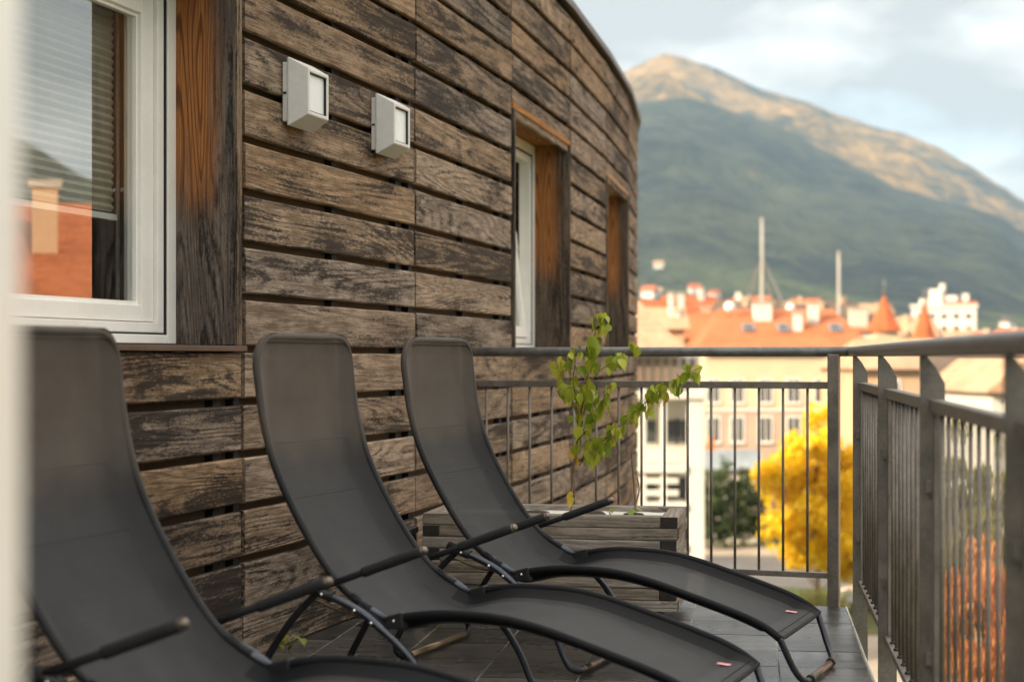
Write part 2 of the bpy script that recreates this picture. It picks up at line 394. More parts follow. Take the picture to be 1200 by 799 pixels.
MB().poly(poly2, -0.3, -0.02).build('interior_floor', plain('dark_parquet', (0.05, 0.035, 0.025), 0.5), bld)
pb = [poly[-2], poly[-1]]
mb = MB(); a, b = pb; mb.quad((a.x, a.y, GROUND), (b.x, b.y, GROUND), (b.x, b.y, ROOF), (a.x, a.y, ROOF))
b2 = PTS[0] - PTS[4]; mb.quad((b.x, b.y, GROUND), (b2.x, b2.y, GROUND), (b2.x, b2.y, ROOF), (b.x, b.y, ROOF))
b3 = PTS[n_p-1] - PTS[4]; mb.quad((b3.x, b3.y, GROUND), (a.x, a.y, GROUND), (a.x, a.y, ROOF), (b3.x, b3.y, ROOF))
mb.build('rear_wall', plain('dim_plaster', (0.22, 0.2, 0.18), 0.9), bld)

def window(i, blind=False, tilt=False):
    """timber-lined recess with a white window in it; local frame of panel i"""
    Mx = bmat(i); JT = 0.045; D = 0.22
    xl, xr = 0.010, PW - 0.030
    # a jamb is a board on edge: its face to the street is trim wood, its reveal is stained
    for x0, x1 in ((xl, xl + JT), (xr - JT, xr)):
        MB().box(x0, x1, -0.004, 0.33, SILL, HEAD).build('jamb', M['jamb'], bld, 0.003, Mx)
        MB().box(x0 + 0.002, x1 - 0.002, -0.010, -0.0045, SILL, HEAD).build('jamb_edge', M['trimwood'], bld, 0, Mx)
    MB().box(xl, xr, -0.006, 0.33, HEAD + 0.001, HEAD + 0.035).build('head_lining', M['soffit'], bld, 0.003, Mx)
    s = MB(); s.box(xl - 0.004, xr + 0.018, -0.022, 0.26, SILL - 0.022, SILL - 0.003)
    s.build('sill', M['sill'], bld, 0.002, Mx)
    a, b = xl + JT + 0.001, xr - JT - 0.001
    z0, z1 = SILL + 0.004, HEAD - 0.004
    fr = MB()
    def ringbox(mb, x0, x1, y0, y1, za, zb, wd, wb=None):
        wb = wb or wd
        mb.box(x0, x0 + wd, y0, y1, za, zb); mb.box(x1 - wd, x1, y0, y1, za, zb)
        mb.box(x0 + wd, x1 - wd, y0, y1, za, za + wb); mb.box(x0 + wd, x1 - wd, y0, y1, zb - wd, zb)
    # outer trim (set back), gasket, fixed frame, sash
    ringbox(fr, a, b, 0.215, 0.30, z0, z1, 0.062, 0.030)
    win = fr.build('window', M['white_pvc'], bld, 0.003, Mx)
    g = MB(); ringbox(g, a + 0.062, b - 0.062, 0.2205, 0.290, z0 + 0.030, z1 - 0.062, 0.012, 0.006); gk = g.build('gasket', M['gasket'], win)
    a2, b2, za, zb = a + 0.074, b - 0.074, z0 + 0.036, z1 - 0.074
    fx = MB(); ringbox(fx, a2, b2, 0.224, 0.295, za, zb, 0.045, 0.034); fx.build('frame', M['white_pvc'], win, 0.003)
    sx0, sx1, sz0, sz1 = a2 + 0.047, b2 - 0.047, za + 0.037, zb - 0.047
    sh = MB(); ringbox(sh, sx0, sx1, 0.238, 0.305, sz0, sz1, 0.085, 0.055)
    bead = MB(); ringbox(bead, sx0 + 0.085, sx1 - 0.085, 0.252, 0.27, sz0 + 0.055, sz1 - 0.085, 0.012, 0.012)
    pn = MB(); pn.quad((sx0 + 0.08, 0.265, sz0 + 0.05), (sx1 - 0.08, 0.265, sz0 + 0.05), (sx1 - 0.08, 0.265, sz1 - 0.08), (sx0 + 0.08, 0.265, sz1 - 0.08))
    parts = [sh.build('sash', M['white_pvc'], win, 0.004), bead.build('glazing_bead', M['white_pvc'], win), pn.build('pane', M['glass'], win)]
    if tilt:
        hd = MB(); hd.box(sx1 - 0.07, sx1 - 0.04, 0.225, 0.24, 1.72, 1.84); parts.append(hd.build('handle', M['white_pvc'], win, 0.004))
        T = Matrix.Translation((0, 0.30, sz0)) @ Matrix.Rotation(R(-6.5), 4, 'X') @ Matrix.Translation((0, -0.30, -sz0))
        for p in parts: p.matrix_local = T
    if blind:
        bl = MB(); z = sz1; k = 0; rows = []   # pleats
        z_end = 1.52
        while z > z_end:
            rows.append([(sx0 + 0.04, 0.338 + (0.011 if k % 2 else 0), z), (sx1 - 0.088, 0.338 + (0.011 if k % 2 else 0), z)]); z -= 0.0135; k += 1
        bl.grid(rows, False); bl.build('pleated_blind', plain('beige_blind', (0.44, 0.38, 0.29), 0.8, var=0.08, bump=0.05), win)
        MB().box(sx0 + 0.04, sx1 - 0.080, 0.330, 0.362, z_end - 0.016, z_end + 0.004).build('blind_rail', M['white_pvc'], win)
        MB().box(sx1 - 0.072, sx1 - 0.062, 0.33, 0.34, sz0 + .03, sz1).build('blind_guide', M['edge'], win)
window(3, blind=True); window(6, tilt=True); window(8)

# ------------------------------------------------------------------ terrace deck of slate tiles
RA = R(8.0)
RP = [Vector((1.40, 6.95, 0)) + Vector((-math.sin(RA), -math.cos(RA), 0)) * d for d in (0, 1.40, 2.80, 4.22, 5.62, 7.02, 8.42)]
rdir = Vector((math.sin(RA), math.cos(RA), 0)); rout = Vector((math.cos(RA), -math.sin(RA), 0))
BA = Vector((1.385, 7.22, 0)); bdir = Vector((-0.940, 0.342, 0)); bout = Vector((0.342, 0.940, 0))
deck_c = (RP[0] + rdir * 0.30) - rout * 0.03
corner_r = RP[6] - rout * 0.03
A1 = RP[0] - rout * 0.03
def seg_int(p, d, q, e):
    k = ((q - p).x * e.y - (q - p).y * e.x) / (d.x * e.y - d.y * e.x); return p + d * k
cnr = seg_int(A1, rdir, BA - bout * 0.045, bdir)
left_b = BA - bout * 0.045 + bdir * 2.3
deck_poly = [corner_r, cnr, left_b, PTS[3] + Vector((-0.3, 0, 0)), PTS[1] + Vector((-0.3, 0, 0)), Vector((-3.6, -1.4, 0))]
deck = MB().poly(deck_poly, -0.30, -0.003).build('deck', M['grout']); tag(deck, kind='structure')
def clip(poly, p, n):
    outp = []
    for i in range(len(poly)):
        a, b = poly[i], poly[(i+1) % len(poly)]; da, db = (a - p).dot(n), (b - p).dot(n)
        if da <= 0: outp.append(a)
        if (da < 0 < db) or (db < 0 < da): outp.append(a + (b - a) * (da / (da - db)))
    return outp
def wall_x(y):
    for i in range(len(ANG)):
        if PTS[i].y <= y <= PTS[i+1].y:
            t = (y - PTS[i].y) / (PTS[i+1].y - PTS[i].y); return PTS[i].x + (PTS[i+1].x - PTS[i].x) * t
    return PTS[0].x
TS = 0.326; torg = Vector((0.255, 5.85, 0)); tu = rout; tv = rdir; rt = random.Random(5)
for i in range(-11, 6):
    for j in range(-22, 8):
        g = 0.0028
        q = [torg + tu * (i*TS + a) + tv * (j*TS + 0.03 + b) for a, b in ((g, g), (TS-g, g), (TS-g, TS-g), (g, TS-g))]
        c = sum(q, Vector()) / 4
        if c.x < wall_x(c.y) - 0.25 or c.y < -0.9: continue
        q = clip(q, A1 - rout * 0.004, rout)
        if len(q) > 2: q = clip(q, BA - bout * 0.05, bout)
        if len(q) < 3: continue
        q = [p - c for p in q]
        o = MB().poly(q, -0.002, 0.0).build('tile', M['slate'], deck); o.location = (c.x, c.y, rt.uniform(-0.0008, 0.0008))
MB().hexa([A1 + Vector((0, 0, -0.12)) - rdir * 8, A1 + rout * 0.006 - rdir * 8 + Vector((0, 0, -0.12)), cnr + rout * 0.006 + Vector((0, 0, -0.12)), cnr + Vector((0, 0, -0.12)),
           A1 + Vector((0, 0, 0.003)) - rdir * 8, A1 + rout * 0.006 - rdir * 8 + Vector((0, 0, 0.003)), cnr + rout * 0.006 + Vector((0, 0, 0.003)), cnr + Vector((0, 0, 0.003))]).build('edge_strip', M['edge'], deck)

# ------------------------------------------------------------------ railings
HR, RR = 1.072, 0.0212
def frame_M(p, d):                            # local x along d, y outward to its right-hand side reversed
    return Matrix.Translation(p) @ Matrix.Rotation(math.atan2(d.y, d.x), 4, 'Z')
rail = thing('railing', 'steel railing along the right edge with four flat posts and slim balusters', 'railing', RP[0])
dr = -rdir
MR = Matrix.Rotation(math.atan2(dr.y, dr.x), 4, 'Z')     # local x toward the camera, local y outward (right in the photo)? checked by sign below
ysgn = 1 if (MR @ Vector((0, 1, 0))).dot(rout) > 0 else -1
JO = seg_int(RP[0], rdir, BA, bdir); js = (JO - RP[0]).length
hp = [Vector((-js, 0.0, HR))] + [Vector((x, 0.0, HR)) for x in (0, 1.4, 2.8, 4.2, 5.6, 7.0, 8.4)]
MB().tube(hp, RR, 20).build('handrail', M['handrail'], rail, M=MR)
for k in range(7):
    x = k * 1.402
    p = MB(); yo = ysgn
    def outline(y0, y1, za, zb): pass
    # flat plate 8 mm thick, 50 mm deep, cut back at the top to a narrow neck that carries the handrail
    prof = [(-0.012, -0.55), (0.048, -0.55), (0.048, 0.985), (0.026, 1.025), (0.004, 1.052), (-0.012, 1.052)]
    n = len(prof); b = len(p.v)
    for xx in (x - 0.005, x + 0.005): p.v += [(xx, yo * y, z) for y, z in prof]
    p.f.append(tuple(b + q for q in range(n))); p.f.append(tuple(b + n + q for q in range(n))[::-1]); p.sm += [False, False]
    for q in range(n):
        q2 = (q + 1) % n; p.f.append((b+q2, b+q, b+n+q, b+n+q2)); p.sm.append(False)
    po = p.build('post', M['rail'], rail, 0.0015, MR)
    for z in (0.30, 0.72): MB().box(x + 0.005, x + 0.024, yo*0.012 - 0.012, yo*0.012 + 0.012, z, z + 0.03).build('spacer', M['rail'], po)
    if k == 6: continue
    xa, xb = x + 0.022, x + 1.402 - 0.022
    pc = yo * 0.022
    MB().box(xa, xb, pc - 0.016, pc + 0.016, 0.917, 0.947).build('top_rail', M['rail'], rail, 0.002, MR)
    bt = MB().box(xa, xb, pc - 0.016, pc + 0.016, 0.125, 0.147).build('bottom_rail', M['rail'], rail, 0.002, MR)
    for xs in (xa, xb - 0.03): MB().box(xs, xs + 0.03, pc - 0.006, pc + 0.006, 0.1475, 0.9165).build('stile', M['rail'], rail, 0.001, MR)
    for q in range(9):
        xq = xa + 0.03 + (xb - xa - 0.06) * (q + 1) / 10
        MB().tube([(xq, pc, 0.135), (xq, pc, 0.93)], 0.0062, 8).build('baluster', M['rail'], rail, M=MR)
        if k < 3: MB().dome((xq, pc, 0.147), (0, 0, 1), 0.011, 8, 3).build('weld', M['tube_dark'], bt)

back = thing('railing', 'steel railing across the far end behind the planter and sapling', 'railing', BA)
MBk = Matrix.Rotation(math.atan2(bdir.y, bdir.x), 4, 'Z'); BL = 2.19
MB().dome((-(JO - BA).length, 0, HR), (0, 0, 1), RR * 0.998, 16, 8, True).build('elbow', M['handrail'], back, M=MBk)
MB().tube([(-(JO - BA).length, 0, HR), (0.6, 0, HR), (1.3, 0, HR), (BL, 0, HR)], RR, 20).build('handrail', M['handrail'], back, M=MBk)
MB().box(-0.004, 0.044, -0.006, 0.044, -0.30, HR - 0.012).build('post', M['rail'], back, 0.003, MBk)
MB().box(BL - 0.05, BL - 0.004, -0.006, 0.044, -0.30, HR - 0.012).build('post', M['rail'], back, 0.003, MBk)
MB().box(0.0445, BL - 0.0505, -0.014, 0.016, 0.914, 0.944).build('top_rail', M['rail'], back, 0.002, MBk)
MB().box(0.0445, BL - 0.0505, -0.013, 0.015, 0.112, 0.136).build('bottom_rail', M['rail'], back, 0.002, MBk)
k = 0
while 0.135 + k * 0.1045 < BL - 0.08:
    x = 0.135 + k * 0.1045; k += 1
    MB().tube([(x, 0.001, 0.12), (x, 0.001, 0.93)], 0.006, 8).build('baluster', M['rail'], back, M=MBk)

# ------------------------------------------------------------------ wall lamps
def lamp(t, label):
    Mx = panel_M(4) @ Matrix.Translation((t, -0.001, 1.887))
    o = thing('wall_lamp', label, 'lamp', group='square wall lamps on the boards'); o.matrix_world = Mx
    wd, ht = 0.222, 0.247
    MB().box(0.006, wd - 0.006, -0.020, 0.0, 0.016, ht - 0.016).build('back_plate', M['lamp'], o, 0.003)
    h = MB(); y0, y1 = -0.0205, -0.100
    A = [(0, 0), (wd, 0), (wd, ht), (0, ht)]; B = [(0.012, 0.040), (wd - 0.020, 0.040), (wd - 0.020, ht - 0.040), (0.012, ht - 0.040)]
    C = [(x + (0.016 if k in (0, 3) else -0.016), z + (0.013 if k < 2 else -0.013)) for k, (x, z) in enumerate(B)]
    b = len(h.v)
    for ring, y in ((A, y0), (A, y0 - 0.008), (B, y1), (C, y1), (C, y1 + 0.020)): h.v += [(x, y, z) for x, z in ring]
    for r_ in range(4):
        for q in range(4):
            q2 = (q + 1) % 4; h.f.append((b+r_*4+q, b+r_*4+q2, b+r_*4+4+q2, b+r_*4+4+q)); h.sm.append(False)
    h.f.append((b+3, b+2, b+1, b)); h.sm.append(False)
    h.build('housing', M['lamp'], o, 0.0035)
    x0, z0 = C[0]; x1, z1 = C[2]
    MB().box(x0 - 0.001, x1 + 0.001, y1 + 0.013, y1 + 0.0195, z0 - 0.001, z1 + 0.001).build('glass', M['lampglass'], o, 0.001)
    for q in ((x0, x0 + 0.003, z0, z1), (x1 - 0.003, x1, z0, z1), (x0 + 0.003, x1 - 0.003, z0, z0 + 0.003), (x0 + 0.003, x1 - 0.003, z1 - 0.003, z1)):  # dark ring standing in for the shadow line around the recessed glass
        MB().box(q[0], q[1], y1 + 0.004, y1 + 0.0128, q[2], q[3]).build('glass_shadow_line', M['gasket'], o)
    MB().box(-0.003 + 0.006, 0.008, -0.016, -0.004, 0.115, 0.123).build('notch', M['gasket'], o)
    q = MB(); q.quad((0.0, -0.0055, -0.06), (wd, -0.0055, -0.06), (wd, -0.0055, 0.014), (0.0, -0.0055, 0.014)); q.build('rust_stain', M['rust'], o)
def rust_mat():
    m = Mat('rust_stain'); v = m.coords(False); n1 = m.noise(m.scale(v, 30, 1, 14), 1.0, 5, 0.7); x = m.n('SeparateXYZ', None, Vector=v)
    fx = m.math('SUBTRACT', 1.0, m.ramp(m.math('ABSOLUTE', m.math('SUBTRACT', x.outputs[0], 0.085)), 0.01, 0.075)); fz = m.ramp(x.outputs[2], -0.055, -0.004)
    k = m.ramp(m.math('MULTIPLY', m.math('MULTIPLY', fx, fz), m.math('ADD', n1, 0.25)), 0.22, 0.95)
    m.base((0.24, 0.10, 0.03), 0.9); tr = m.n('BsdfTransparent'); mx = m.n('MixShader', None, i0=m.math('MULTIPLY', k, 0.8), i1=tr.outputs[0], i2=m.b.outputs[0]); m.t.links.new(mx.outputs[0], m.out.inputs['Surface']); return m.m
M['rust'] = rust_mat()
lamp(0.318, 'pale grey square wall lamp nearer the large window')
lamp(1.205, 'pale grey square wall lamp nearer the vertical board joint, further right')

# ------------------------------------------------------------------ loungers
CW = 0.585
def make_chair():
    root = thing('lounge_chair', 'x', 'lounge chair', group='reclining mesh loungers in a row')
    prof_b = [(-0.945, 0.350), (-1.03, 0.402), (-1.104, 0.488), (-1.186, 0.616), (-1.248, 0.74), (-1.286, 0.87), (-1.303, 0.98), (-1.3085, 1.022)]
    # back frame: one bent tube inside a fabric sleeve
    cr = 0.085; top = 1.107
    side = [(t, 0, z) for t, z in prof_b]
    arc0 = [(-1.3095, cr - cr*math.cos(a), 1.022 + cr*math.sin(a)) for a in [R(15*k) for k in range(1, 7)]]
    near = spline(side, 5)
    mid = [(-1.3095, cr + (CW - 2*cr) * k / 8, top + 0.001) for k in range(1, 8)]
    far_ = lambda pts: [Vector((p[0], CW - p[1], p[2])) for p in reversed(pts)]
    full = [Vector(p) for p in near] + [Vector(p) for p in arc0] + [Vector(p) for p in mid] + far_([Vector(p) for p in arc0]) + far_(near)
    MB().tube(full, 0.0112, 12).build('back_frame', M['fabric'], root)
    for s_ in (0, CW):
        e = MB(); e.tube([(-1.005, s_, 0.386), (-0.945, s_, 0.349), (-0.895, s_, 0.322)], 0.0105, 12); e.build('tube_end', M['tube'], root)
    # seat frame: sleeve part, then the bare foot loop
    seat = [(-0.853, 0.332), (-0.77, 0.345), (-0.68, 0.350), (-0.55, 0.345), (-0.43, 0.322), (-0.31, 0.287), (-0.19, 0.250), (-0.10, 0.219), (-0.04, 0.190), (0.002, 0.160)]
    nr = spline([(t, 0, z) for t, z in seat], 5)
    for s_ in (0, CW):
        MB().tube([(p.x, s_, p.z) for p in nr], 0.0122, 12).build('seat_frame', M['sleeve'], root)
    leg = [(0.0, 0.002, 0.163), (0.018, 0.012, 0.118), (0.036, 0.026, 0.072), (0.054, 0.046, 0.036), (0.066, 0.078, 0.020), (0.072, 0.115, 0.0155)]
    lp = spline(leg, 5); loop = [Vector(p) for p in lp] + [Vector((0.073, CW/2, 0.0155))] + far_(lp)
    fl = MB().tube(loop, 0.0108, 12).build('foot_loop', M['tube'], root)
    MB().tube([(0.073, 0.150, 0.0158), (0.073, CW - 0.150, 0.0158)], 0.0122, 12).build('foot_bar', M['ferrule'], fl)
    for y in (0.13, CW - 0.13): MB().tube([(0.0725, y - 0.014, 0.0165), (0.0725, y + 0.014, 0.0165)], 0.0155, 12).build('foot_clip', M['plastic'], fl)
    # sling: rows along the profile, columns across, sagging between the tubes
    prof = [(-1.3095, 1.118), (-1.3095, 1.105), (-1.3095, 1.085), (-1.309, 1.045), (-1.303, 0.98), (-1.286, 0.87), (-1.248, 0.74), (-1.186, 0.616), (-1.104, 0.488), (-1.03, 0.402), (-0.965, 0.352),
            (-0.90, 0.322), (-0.853, 0.325), (-0.77, 0.345), (-0.68, 0.350), (-0.55, 0.345), (-0.43, 0.322), (-0.31, 0.287), (-0.19, 0.250), (-0.10, 0.219), (-0.04, 0.190), (0.0, 0.160)]
    sp = spline([(t, 0, z) for t, z in prof], 6); rows = []
    CS = [0, .006, .014, .023, .033, .044, .055, .066, .080, .105, .14, .18, .22, .26]; CS = [c for c in CS] + [CW - c for c in reversed(CS)]; N = len(CS) - 1
    for k, p in enumerate(sp):
        tg = (sp[min(k+1, len(sp)-1)] - sp[max(k-1, 0)]).normalized(); nrm = Vector((-tg.z, 0, tg.x))
        if nrm.x < 0 and nrm.z < 0: nrm = -nrm
        if p.z > 0.5 and nrm.x < 0: nrm = -nrm
        if p.z <= 0.5 and nrm.z < 0: nrm = -nrm
        inset = 0.0
        if p.z > 1.022 and p.x < -1.2: q = min((p.z - 1.022) / (0.098), 1.0); inset = 0.085 * (1 - math.sqrt(max(1 - q*q, 0)))
        back_p = p.x < -0.94
        if back_p: depth = 0.010 + 0.034 * min(max((1.04 - p.z) / 0.30, 0), 1)
        else: depth = 0.044
        if p.x > -0.06: depth *= max(0.25, 1 - (p.x + 0.06) / 0.07)
        if p.z > 1.09: depth *= 0.2
        row = []
        for j in range(N + 1):
            s_ = CS[j] / CW; de = min(CS[j], CW - CS[j]); q_ = min(de / 0.070, 1.0); q_ = 1 - (1 - q_) ** 1.7
            off = 0.0105 - depth * q_ - 0.004 * math.sin(math.pi * s_)
            if p.x < -1.2 and p.z > 0.96: off += 0.0025 * math.sin(s_ * 31 + 1.3) * math.exp(-((min(s_, 1-s_) - 0.16) / 0.05)**2)    # tension folds under the top corners
            off += 0.0016 * noise.noise(Vector((p.x * 9, s_ * 4, p.z * 9)))
            y = inset + (CW - 2*inset) * s_
            row.append(p + nrm * off + Vector((0, y, 0)))
        rows.append(row)
    f = MB().grid([r_[5:-5] for r_ in rows]).build('fabric_sling', M['fabric'], root)
    kb = min(range(len(sp)), key=lambda k: abs(sp[k].x + 0.93))
    for sl_, mt_ in ((rows[:kb + 1], M['fabric']), (rows[kb:], M['sleeve'])):
        MB().grid([r_[:6] for r_ in sl_]).build('side_hem', mt_, f); MB().grid([r_[-6:] for r_ in sl_]).build('side_hem', mt_, f)
    # sewn seams across the back and the hem at the foot
    def seam(zt, wdt=0.004):
        best = min(range(len(sp)), key=lambda k: abs(sp[k].z - zt) if sp[k].x < -1.0 else 9)
        rr = rows[best]; m = MB()
        m.tube([q + Vector((0.0002, 0, 0)) for q in rr[6:-6]], wdt * 0.35, 6); m.build('seam', M['fabric'], f)
    for z in (0.80, 0.66): seam(z, 0.0022)
    m = MB(); rr = rows[-4]; m.tube([q + Vector((0, 0, 0.0005)) for q in rr[1:-1]], 0.0016, 6); m.build('seam', M['sleeve'], f)
    hem = MB(); r0 = rows[-1]; hem.tube([q + Vector((0.001, 0, -0.004)) for q in r0], 0.0065, 8); hem.build('hem', M['sleeve'], f)
    # woven tag near the far foot corner
    kt = min(range(len(sp)), key=lambda k: abs(sp[k].x + 0.040) if sp[k].z < 0.3 else 9)
    a_, b_ = rows[kt][-10], rows[kt][-9]; al = (rows[kt-3][-10] - a_).normalized(); ac = (b_ - a_).normalized(); up = Vector((0.35, 0, 0.93)) * 0.003
    m = MB(); m.quad(a_ + up, a_ + ac * 0.024 + up, a_ + ac * 0.024 + al * 0.040 + up, a_ + al * 0.040 + up)
    m.build('tag', M['tag'], f)
    # base: front and rear loops, arms
    e = 0.036
    frt = [(-1.105, 0.407), (-0.97, 0.352), (-0.90, 0.306), (-0.84, 0.260), (-0.785, 0.203), (-0.738, 0.128), (-0.712, 0.068), (-0.690, 0.030)]
    fp = spline([(t, -e, z) for t, z in frt], 5) + [Vector((-0.672, -e + 0.018, 0.016)), Vector((-0.664, -e + 0.05, 0.0145))]
    mir = lambda pts: [Vector((p[0], CW - p[1], p[2])) for p in reversed(pts)]
    MB().tube(fp + [Vector((-0.664, CW/2, 0.0145))] + mir(fp), 0.0112, 12).build('front_leg_loop', M['tube'], root)
    for s_ in (1, -1):
        yy = 0.02 if s_ > 0 else CW - 0.02
        MB().tube([(-0.664, yy, 0.0150), (-0.664, yy + s_*0.16, 0.0150)], 0.0124, 12).build('floor_sleeve', M['ferrule'], root)
    rl = [(-1.10, 0.392), (-1.17, 0.325), (-1.245, 0.225), (-1.30, 0.13), (-1.328, 0.075), (-1.326, 0.035)]
    rp = spline([(t, -e + 0.018, z) for t, z in rl], 5) + [Vector((-1.316, -e + 0.04, 0.017)), Vector((-1.31, -e + 0.075, 0.0145))]
    MB().tube(rp + [Vector((-1.31, CW/2, 0.0145))] + mir(rp), 0.0106, 12).build('rear_leg_loop', M['tube_dark'], root)
    MB().tube([(-1.311, 0.06, 0.0148), (-1.311, CW - 0.06, 0.0148)], 0.0128, 10).build('floor_bar', M['tube_bronze'], root)
    for s_ in (0, 1):
        Y = lambda y: y if s_ == 0 else CW - y
        a = Vector((-1.112, Y(-e - 0.004), 0.396)); b = Vector((-0.762, Y(-e - 0.004), 0.526)); d = (b - a)
        arm = MB().tube([a, a + d * 0.3, a + d * 0.97], 0.0100, 12).build('armrest', M['tube_dark'], root)
        gp = [a + d * q for q in (0.46, 0.465, 0.48, 0.60, 0.75, 0.88, 0.955, 0.965)]
        MB().tube(gp, [0.0110, 0.0138, 0.0146, 0.0140, 0.0148, 0.0142, 0.0147, 0.0125], 14).build('grip', M['foam'], arm)
        MB().tube([a + d * 0.962, a + d * 0.985], 0.0128, 14).dome(a + d * 0.985, d, 0.0128, 14, 5).build('end_cap', M['cap'], arm)
        MB().tube([(-1.125, Y(-e), 0.412), (-1.045, Y(-e), 0.3835)], 0.0162, 12).build('joint_sleeve', M['plastic'], root)
        MB().hexa([(-0.895, Y(-0.020), 0.300), (-0.838, Y(-0.020), 0.305), (-0.838, Y(0.018), 0.305), (-0.895, Y(0.018), 0.300),
                   (-0.890, Y(-0.020), 0.336), (-0.842, Y(-0.020), 0.350), (-0.842, Y(0.018), 0.350), (-0.890, Y(0.018), 0.336)]).build('hinge', M['plastic'], root, 0.004)
        MB().hexa([(-0.985, Y(-0.02), 0.352), (-0.90, Y(-0.02), 0.292), (-0.90, Y(-0.012), 0.292), (-0.985, Y(-0.012), 0.352),
                   (-0.975, Y(-0.02), 0.366), (-0.88, Y(-0.02), 0.306), (-0.88, Y(-0.012), 0.306), (-0.975, Y(-0.012), 0.366)]).build('hinge_plate', M['tube'], root)
        sgn = -1 if s_ == 0 else 1
        for t, z, yo in ((-1.072, 0.392, 0.052), (-0.972, 0.352, 0.049), (-0.921, 0.320, 0.049), (-0.866, 0.325, 0.021)):
            MB().dome((t, Y(-yo), z), (0, sgn, 0), 0.0055, 8, 3).build('bolt', M['bolt'], root)
        rod = spline([(-1.175, Y(0.01), 0.352), (-1.125, Y(0.018), 0.362), (-1.08, Y(0.022), 0.346), (-1.02, Y(0.022), 0.330), (-0.96, Y(0.015), 0.334)], 5)
        MB().tube(rod, 0.0042, 8).build('locking_rod', M['tube_bronze'], root)
    return root
chair0 = make_chair()
CH_SPOTS = [((0.488, 4.380), 0.377, 'charcoal mesh lounger in the middle of the row of three'),
            ((0.843, 5.381), 0.380, 'charcoal mesh lounger in front of the wooden planter, farthest of three'),
            ((0.092, 3.145), 0.332, 'charcoal mesh lounger under the large window, nearest the camera')]
for k, ((x, y), a, lab) in enumerate(CH_SPOTS):
    o = chair0 if k == 0 else copy_tree(chair0)
    o.location = (x, y, 0.001); o.rotation_euler = (0, 0, -a); o['label'] = lab

# ------------------------------------------------------------------ planter of stacked beams, sapling
PA = R(10.2); pfd = Vector((-math.cos(PA), math.sin(PA), 0))
PC = Vector((0.653, 6.73, 0))                # front right corner
PL, PD, BT, BH, NL, Z0 = 1.03, 0.50, 0.070, 0.0475, 8, 0.040
MP = Matrix.Translation(PC) @ Matrix.Rotation(math.pi - PA, 4, 'Z')   # local x to the left along the front, local y toward the camera
pl = thing('planter', 'grey weathered planter box of stacked wooden beams in front of far railing', 'planter'); pl.matrix_world = MP
rp_ = random.Random(3)
def beam(x0, x1, y0, y1, z0, ends):
    j = lambda: rp_.uniform(-0.003, 0.003)
    o = MB().box(x0 + j(), x1 + j(), y0 + j(), y1 + j(), z0, z0 + BH - 0.0018).build('beam', M['planter'], pl, 0.004)
    lng = 0 if (x1 - x0) > (y1 - y0) else 1
    o.data.materials.append(M['planter_end'])
    for p in o.data.polygons:
        if abs(p.normal[lng]) > 0.9: p.material_index = 1
    return o
pw2 = wood('grey_larch_side_beam', (0.34, 0.29, 0.235), (0.165, 0.135, 0.105), (0.04, 0.033, 0.027), axis='y', thr=(0.54, 0.72))
for k in range(NL):
    z = Z0 + (NL - 1 - k) * BH
    odd = k % 2 == 0
    # the pinwheel corners: front/back beams give way on the right in even layers, on the left in odd ones
    fx0, fx1 = (BT, PL) if odd else (0, PL - BT)
    beam(fx0, fx1, -BT, 0, z, 0)
    beam(PL - fx1, PL - fx0, -PD, -PD + BT, z, 0)
    s = beam(0.0005, BT - 0.0005, -PD + (0 if not odd else BT) , (0 if odd else -BT), z, 1); s.data.materials[0] = pw2
    s = beam(PL - BT + .0005, PL - .0005, -PD + (BT if not odd else 0), (-BT if odd else 0), z, 1); s.data.materials[0] = pw2
for x in (0.12, PL - 0.12):
    for y in (-0.12, -PD + 0.12): MB().box(x - 0.03, x + 0.03, y - 0.03, y + 0.03, 0.0, Z0 - 0.001).build('foot', M['planter_end'], pl)
PT = Z0 + NL * BH
fill = MB(); rows = []
for a in range(13):
    rows.append([(BT + 0.003 + (PL - 2*BT - 0.006) * b / 24, -BT - 0.003 - (PD - 2*BT - 0.006) * a / 12, PT - 0.022 + 0.006 * noise.noise(Vector((a * 0.6, b * 0.5, 1)))) for b in range(25)])
fill.grid(rows).build('liner', M['liner'], pl)
for (x, y, r_) in ((0.40, -0.27, 0.09), (0.62, -0.25, 0.08), (0.20, -0.24, 0.05)):
    MB().tube([(x, y, PT - 0.026), (x, y, PT - 0.012), (x, y, PT - 0.008)], [r_, r_ * 0.8, r_ * 0.3], 14).build('soil', M['soil'], pl)

def leaf_mesh(name, mat, curl, q):
    mb = MB(); n = 7; rows = []
    for k in range(n):
        s = k / (n - 1); wdt = 0.36 * (math.sin(math.pi * min(s * 1.0 + 0.12, 1)) ** 0.8) * (1 - s**3) + 0.004
        zc = -curl * s * s; rows.append([(s, -wdt, zc + 0.16 * wdt), (s, -wdt * 0.5, zc + 0.04 * wdt), (s, 0, zc - 0.06 * wdt), (s, wdt * 0.5, zc + 0.04 * wdt), (s, wdt, zc + 0.16 * wdt)])
    mb.grid(rows); me = mb.mesh(name, mat); return me
LEAVES = [leaf_mesh('leaf', M['leaf'], c, k) for k, c in enumerate((0.15, 0.35, 0.6, 0.25))]
YLEAVES = [leaf_mesh('leaf', M['leaf_yellow'], c, k) for k, c in enumerate((0.3, 0.5))]
rl_ = random.Random(21)
def put_leaf(parent, p, size, me, inv):
    d = Vector((rl_.uniform(-0.55, 0.55), rl_.uniform(-0.55, 0.55), rl_.uniform(-1.5, -0.35))).normalized()
    q = d.to_track_quat('X', 'Z').to_matrix().to_4x4() @ Matrix.Rotation(rl_.uniform(-1.2, 1.2), 4, 'X')
    o = link('leaf', me, parent); o.matrix_local = inv @ Matrix.Translation(p) @ q @ Matrix.Scale(size, 4); return o
base = at(668, 598, 7.02)
